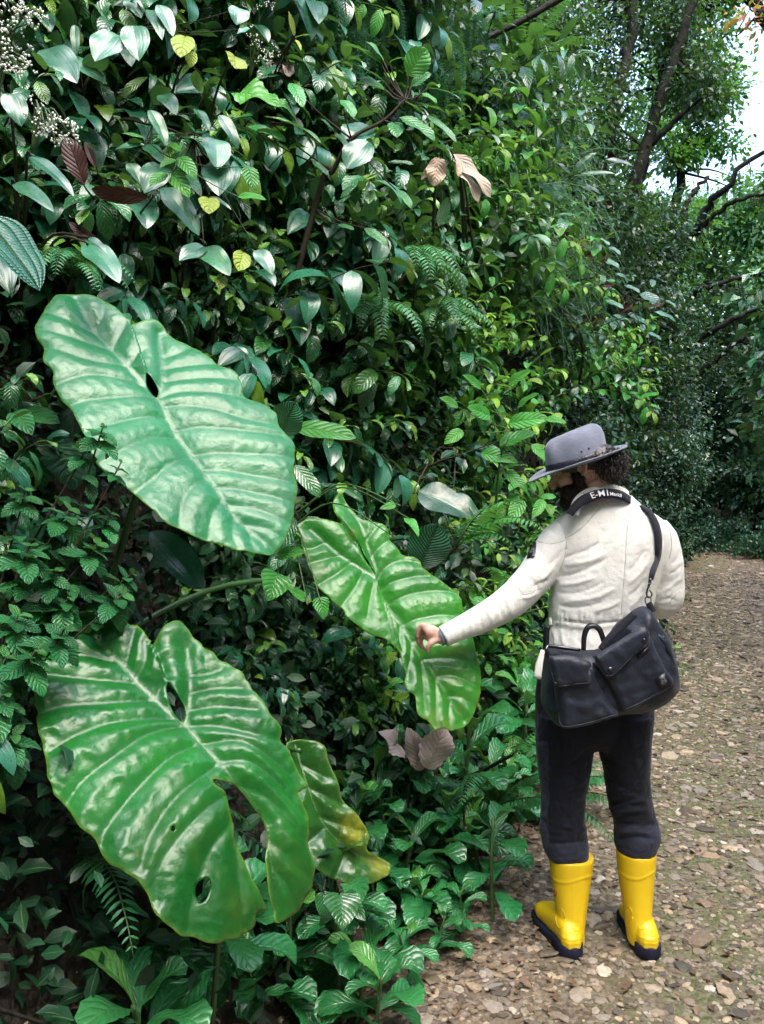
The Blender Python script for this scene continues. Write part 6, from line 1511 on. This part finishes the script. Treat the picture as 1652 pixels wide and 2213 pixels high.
# ferns one can point to
for (k,x,y,s,az,lab,dy) in [
    (K_FERN,1090,1640,.9,-1.0,'fern with light fronds beside the left trouser leg',-.1),(K_FERN,1130,1420,.9,-.8,'fern between the bag and the middle giant leaf',-.2),(K_FERN,980,1640,.9,-1.6,'fern with light fronds behind the rosette herbs',-.1),
    (K_FERN,40,1900,.95,.3,'dark fern in the shade at the lower left',.05),(K_FERN,150,640,.9,-.5,'fern beside the upper lobe of the pale giant leaf',0),(K_FERN,1060,260,1.6,-.6,'fern high on the bank left of the leaning trunks',-.3),(K_FERN,880,60,1.6,-.6,'fern high among the hanging moss',-.3)]:
    p=hit(x,y); 
    if p is not None: k.place(p+Vector((.12,dy-.55*(p.y>3.5),0)),az,s*1.15,0,lab,'fern')
for (x,y,s) in [(580,-20,1.5),(640,20,1.4),(690,100,1.3),(740,130,1.3),(670,190,1.2),(780,30,1.5),(820,100,1.3),(860,50,1.4),(620,200,1.1),(710,240,1.1),(790,200,1.2),(850,230,1.2),(930,90,1.3),(560,30,1.5),(620,70,1.4),(650,150,1.3),(700,40,1.5),(760,90,1.4),(800,60,1.5),(840,140,1.4),(600,130,1.2),(960,230,1.5),(730,180,1.2),(900,120,1.4),(690,-40,1.5)]:
    p=hit(x,y)
    if p is None: continue
    K_HANG.place(p+Vector((.12,-.3,0)),-1.2+rnd.gauss(0,.3),s*.95,0,'grey-green moss tresses hanging from the top of the bank','moss','hanging moss tresses at the top of the bank')
for (x,y,s) in [(1040,420,1.8),(1090,500,1.8),(1120,350,2.),(1010,560,1.5),(1150,620,1.8),(1060,300,1.9),(1120,560,1.7),(1090,650,1.6)]:
    p=hit(x,y)
    if p is not None: K_GRASS.place(p+Vector((.15,-.2,.1)),-.9+rnd.gauss(0,.3),s,0,'thin grass strands trailing down the steep bank','grass tuft','trailing grass tufts on the steep bank')
# cream flower sprays
def flowers(label,tips,Y,base,seed):
    r=random.Random(seed); b=v3(base); root=empty('flower_spray',base); tag(root,label,'flowers'); st=MB(); fl=MB()
    for (x,y) in tips:
        t=v3(W(x,y,Y)); tube(st,[np.zeros(3),(t-b)/2+np.array((0,0,.08)),t-b],[.003,.0022,.0015],5,12)
        for _ in range(5):
            e=t+rv(r,.016)+np.array((0,0,.004)); tube(st,[t-b,e-b],.0008,3)
            for _ in range(5): q=e-b+rv(r,.0050); ellipsoid(fl,tuple(q),(.0026*r.uniform(.7,1.2),)*3,None,6,4)
    st.build('stem',M_STEM,root); fl.build('blossoms',M_FLOW,root)
flowers('spray of tiny cream blossoms in the top left corner',[(15,15),(45,15),(62,28),(30,50),(60,50),(20,75),(10,100),(25,135),(45,120),(60,140),(8,150),(80,20)],1.7,W(-20,280,1.75),1)
flowers('spray of tiny cream blossoms lower down at the left edge',[(90,262),(110,270),(125,282),(145,282),(100,285),(120,300),(85,250)],1.9,W(70,330,1.95),2)
flowers('small cream blossoms beside the yellow leaves left of the moss',[(560,110),(575,120),(590,125),(545,75),(580,10)],3.3,W(540,170,3.4),3)
# the branch crossing at the top and bare dark twigs
def twig(label,pts,r0,name='branch',mat=None):
    mb=MB(); P=[v3(W(*p)) for p in pts]; tube(mb,P,[r0,r0*.7,r0*.4],7,30); tag(mb.build(name,mat or M_BARK),label,'branch')
twig('bare branch slanting down from the top edge towards the tall shrub',[(1240,-20,6),(1100,60,6),(980,110,5.9),(930,150,5.9)],.028)
twig('thin dry stem hanging over the central fern',[(870,480,3.9),(885,560,3.9),(895,640,3.9),(885,700,3.95),(860,760,4.0)],.004,'dry_stem')
twig('fallen stick at the lower left corner',[(-20,2175,1.75),(60,2200,1.72),(140,2225,1.7)],.006,'stick')

# the maroon-backed shrub whose undersides show
def u5(x,y): return (1123.3+x*.32, 462.6+y*.32)
rm=random.Random(31); lv=[]
for (x,y,w_) in [(110,60,.9),(270,140,.9),(330,160,.8),(420,200,.6),(470,280,.6),(230,540,.6),(72,532,.8),(340,550,.4),(590,480,.35),(720,640,.4),(530,720,.9),(430,710,.5),(200,190,.5),(140,240,.6),(560,300,.6),(920,610,.4)]:
    a=rm.uniform(-.6,.6); c=u5(x,y); s_=17; lv.append(((c[0]-s_*math.cos(a),c[1]+s_*.5*math.sin(a)+4),(c[0]+s_*math.cos(a),c[1]-s_*.7*math.sin(a)-6),w_,rm.uniform(-.1,.1),(.1,-.95,-.25)))
nm=len(lv)
for (x,y) in [(40,60),(360,180),(200,230),(150,340),(230,440),(60,390),(420,330),(330,230),(480,220),(510,430),(190,500),(180,600),(380,640),(330,700),(300,820),(500,820),(590,740),(690,700),(770,760),(640,600),(430,840),(440,920),(560,850),(620,330),(640,240),(700,420),(760,500),(830,600),(880,560),(1020,600),(980,680),(800,700),(40,480),(90,620),(20,200),(270,330),(560,180),(380,480),(840,460),(910,820)]:
    a=rm.uniform(-.9,.5); c=u5(x,y); s_=rm.uniform(15,23); lv.append(((c[0]-s_*math.cos(a)*rm.choice((-1,1)),c[1]-6),(c[0]+s_*math.cos(a),c[1]+s_*.6),rm.uniform(.35,.6),rm.uniform(-.25,.15),(.2,-.65,.75)))
p0=hit(1230,900) or W(1230,900,8)
print('pur',p0)
plant('maroon_backed_shrub','spreading shrub with grey-green leaves and round maroon undersides, right above the hat','shrub',{'*':M_PUR,**{i:M_MAR for i in range(nm)}},lv,max(4.5,p0.y-2.6),stem=((1260,760,.2),(1200,640,.1),(1290,600,.0),(1350,640,0),(1220,540,0)),base=p0,seed=33,kind='ellip',sr=.008)
# broad fresh leaves beside the hat
plant('fresh_green_bush','fresh green bush with broad leaves directly left of the hat','shrub',M_LIME,[(e6,e7,w_) for e6,e7,w_ in [((1100,915),(1190,905),.4),((1080,960),(1160,935),.45),((1040,980),(1120,1000),.4),((1180,905),(1225,915),.4),((1120,880),(1165,850),.5),((1060,900),(1010,880),.5),((1150,960),(1185,1000),.5),((1090,1020),(1140,1060),.4),((1000,930),(960,960),.5),((1130,1080),(1100,1130),.5),((1175,1080),(1150,1120),.4),((990,880),(950,860),.5),((1040,840),(1000,810),.4),((1100,830),(1150,800),.4)]],3.5,stem=((1080,1000,.05),(1110,930,0)),base=hit(1070,1150),seed=34,kind='ovate',stemmat=M_STEM)

for i,(x,y,kk) in enumerate([(545,1400,'mel'),(600,1500,'broad'),(520,1330,'lance'),(680,1440,'mel'),(740,1500,'mel'),(640,1360,'broad'),(800,1560,'lance'),(700,1560,'broad'),(590,1420,'fern'),(780,1450,'broad'),(470,1400,'broad')]):
    p=hit(x,y)
    if p is not None: LAB[kk][0].place(p+Vector((-.1,.1,-.1)),-.6+rnd.gauss(0,.3),.72,0,{'mel':'shrub with drooping ribbed leaves in the dark gap between the giant leaves','broad':'oval-leaved shrub in the dark gap between the giant leaves','lance':'narrow-leaved shrub in the dark gap between the giant leaves','fern':'small fern in the dark gap between the giant leaves'}[kk],'fern' if kk=='fern' else 'shrub',{'mel':'ribbed-leaved','broad':'oval-leaved','lance':'narrow-leaved','fern':'fern'}[kk]+' plants in the dark gap between the giant leaves')

K_FERN3=Kind('hanging_fern',[fern(211+i,9,.42,1.0,.36,.030,2.3) for i in range(2)],M_FERN2,M_STEM,'frond')
K_FERN4=Kind('pale_fern',[fern(221,5,.50,.9,.34,.030,1.2)],leaf_mat('pale_fern_leaflet',(.09,.28,.06),(.14,.36,.09),(.2,.4,.06),.4,.35,None,bump=.2),M_STEM,'frond')
for k,x,y,Y,az,s,lab in [(K_FERN3,800,690,3.75,-1.5,1.0,'fern with feathery fronds hanging at the centre of the bank'),(K_FERN3,880,590,3.95,-.7,1.0,'fern above and right of the central hanging fern'),(K_FERN3,940,690,4.0,-1.0,.9,'fern right of the central hanging fern'),
   (K_FERN4,985,1185,3.45,-.2,.95,'pale fern above the outstretched arm'),(K_FERN4,1120,1290,3.6,-1.4,.7,'small pale fern between the sleeve and the jacket'),(K_FERN4,1110,1630,3.5,-.9,.7,'light fern beside the left trouser leg'),(K_FERN3,160,600,2.7,-1.2,.7,'dark fern above the upper lobe of the pale giant leaf')]:
    e=k.place(W(x,y,Y),az,s,0,lab,'fern'); 
    g_=W(x,y,Y); b_=v3((g_.x-.35,g_.y+.45,g_.z-.25)); mb=MB(); tube(mb,[(0,0,0),tuple((b_-v3(g_))*.5+np.array((0,0,-.05))),tuple(b_-v3(g_))],[.008,.01,.012],6,10)
    o=mb.build('rootstock',M_WOOD,e); o.rotation_euler=(0,0,-az); o.scale=(1/s,)*3
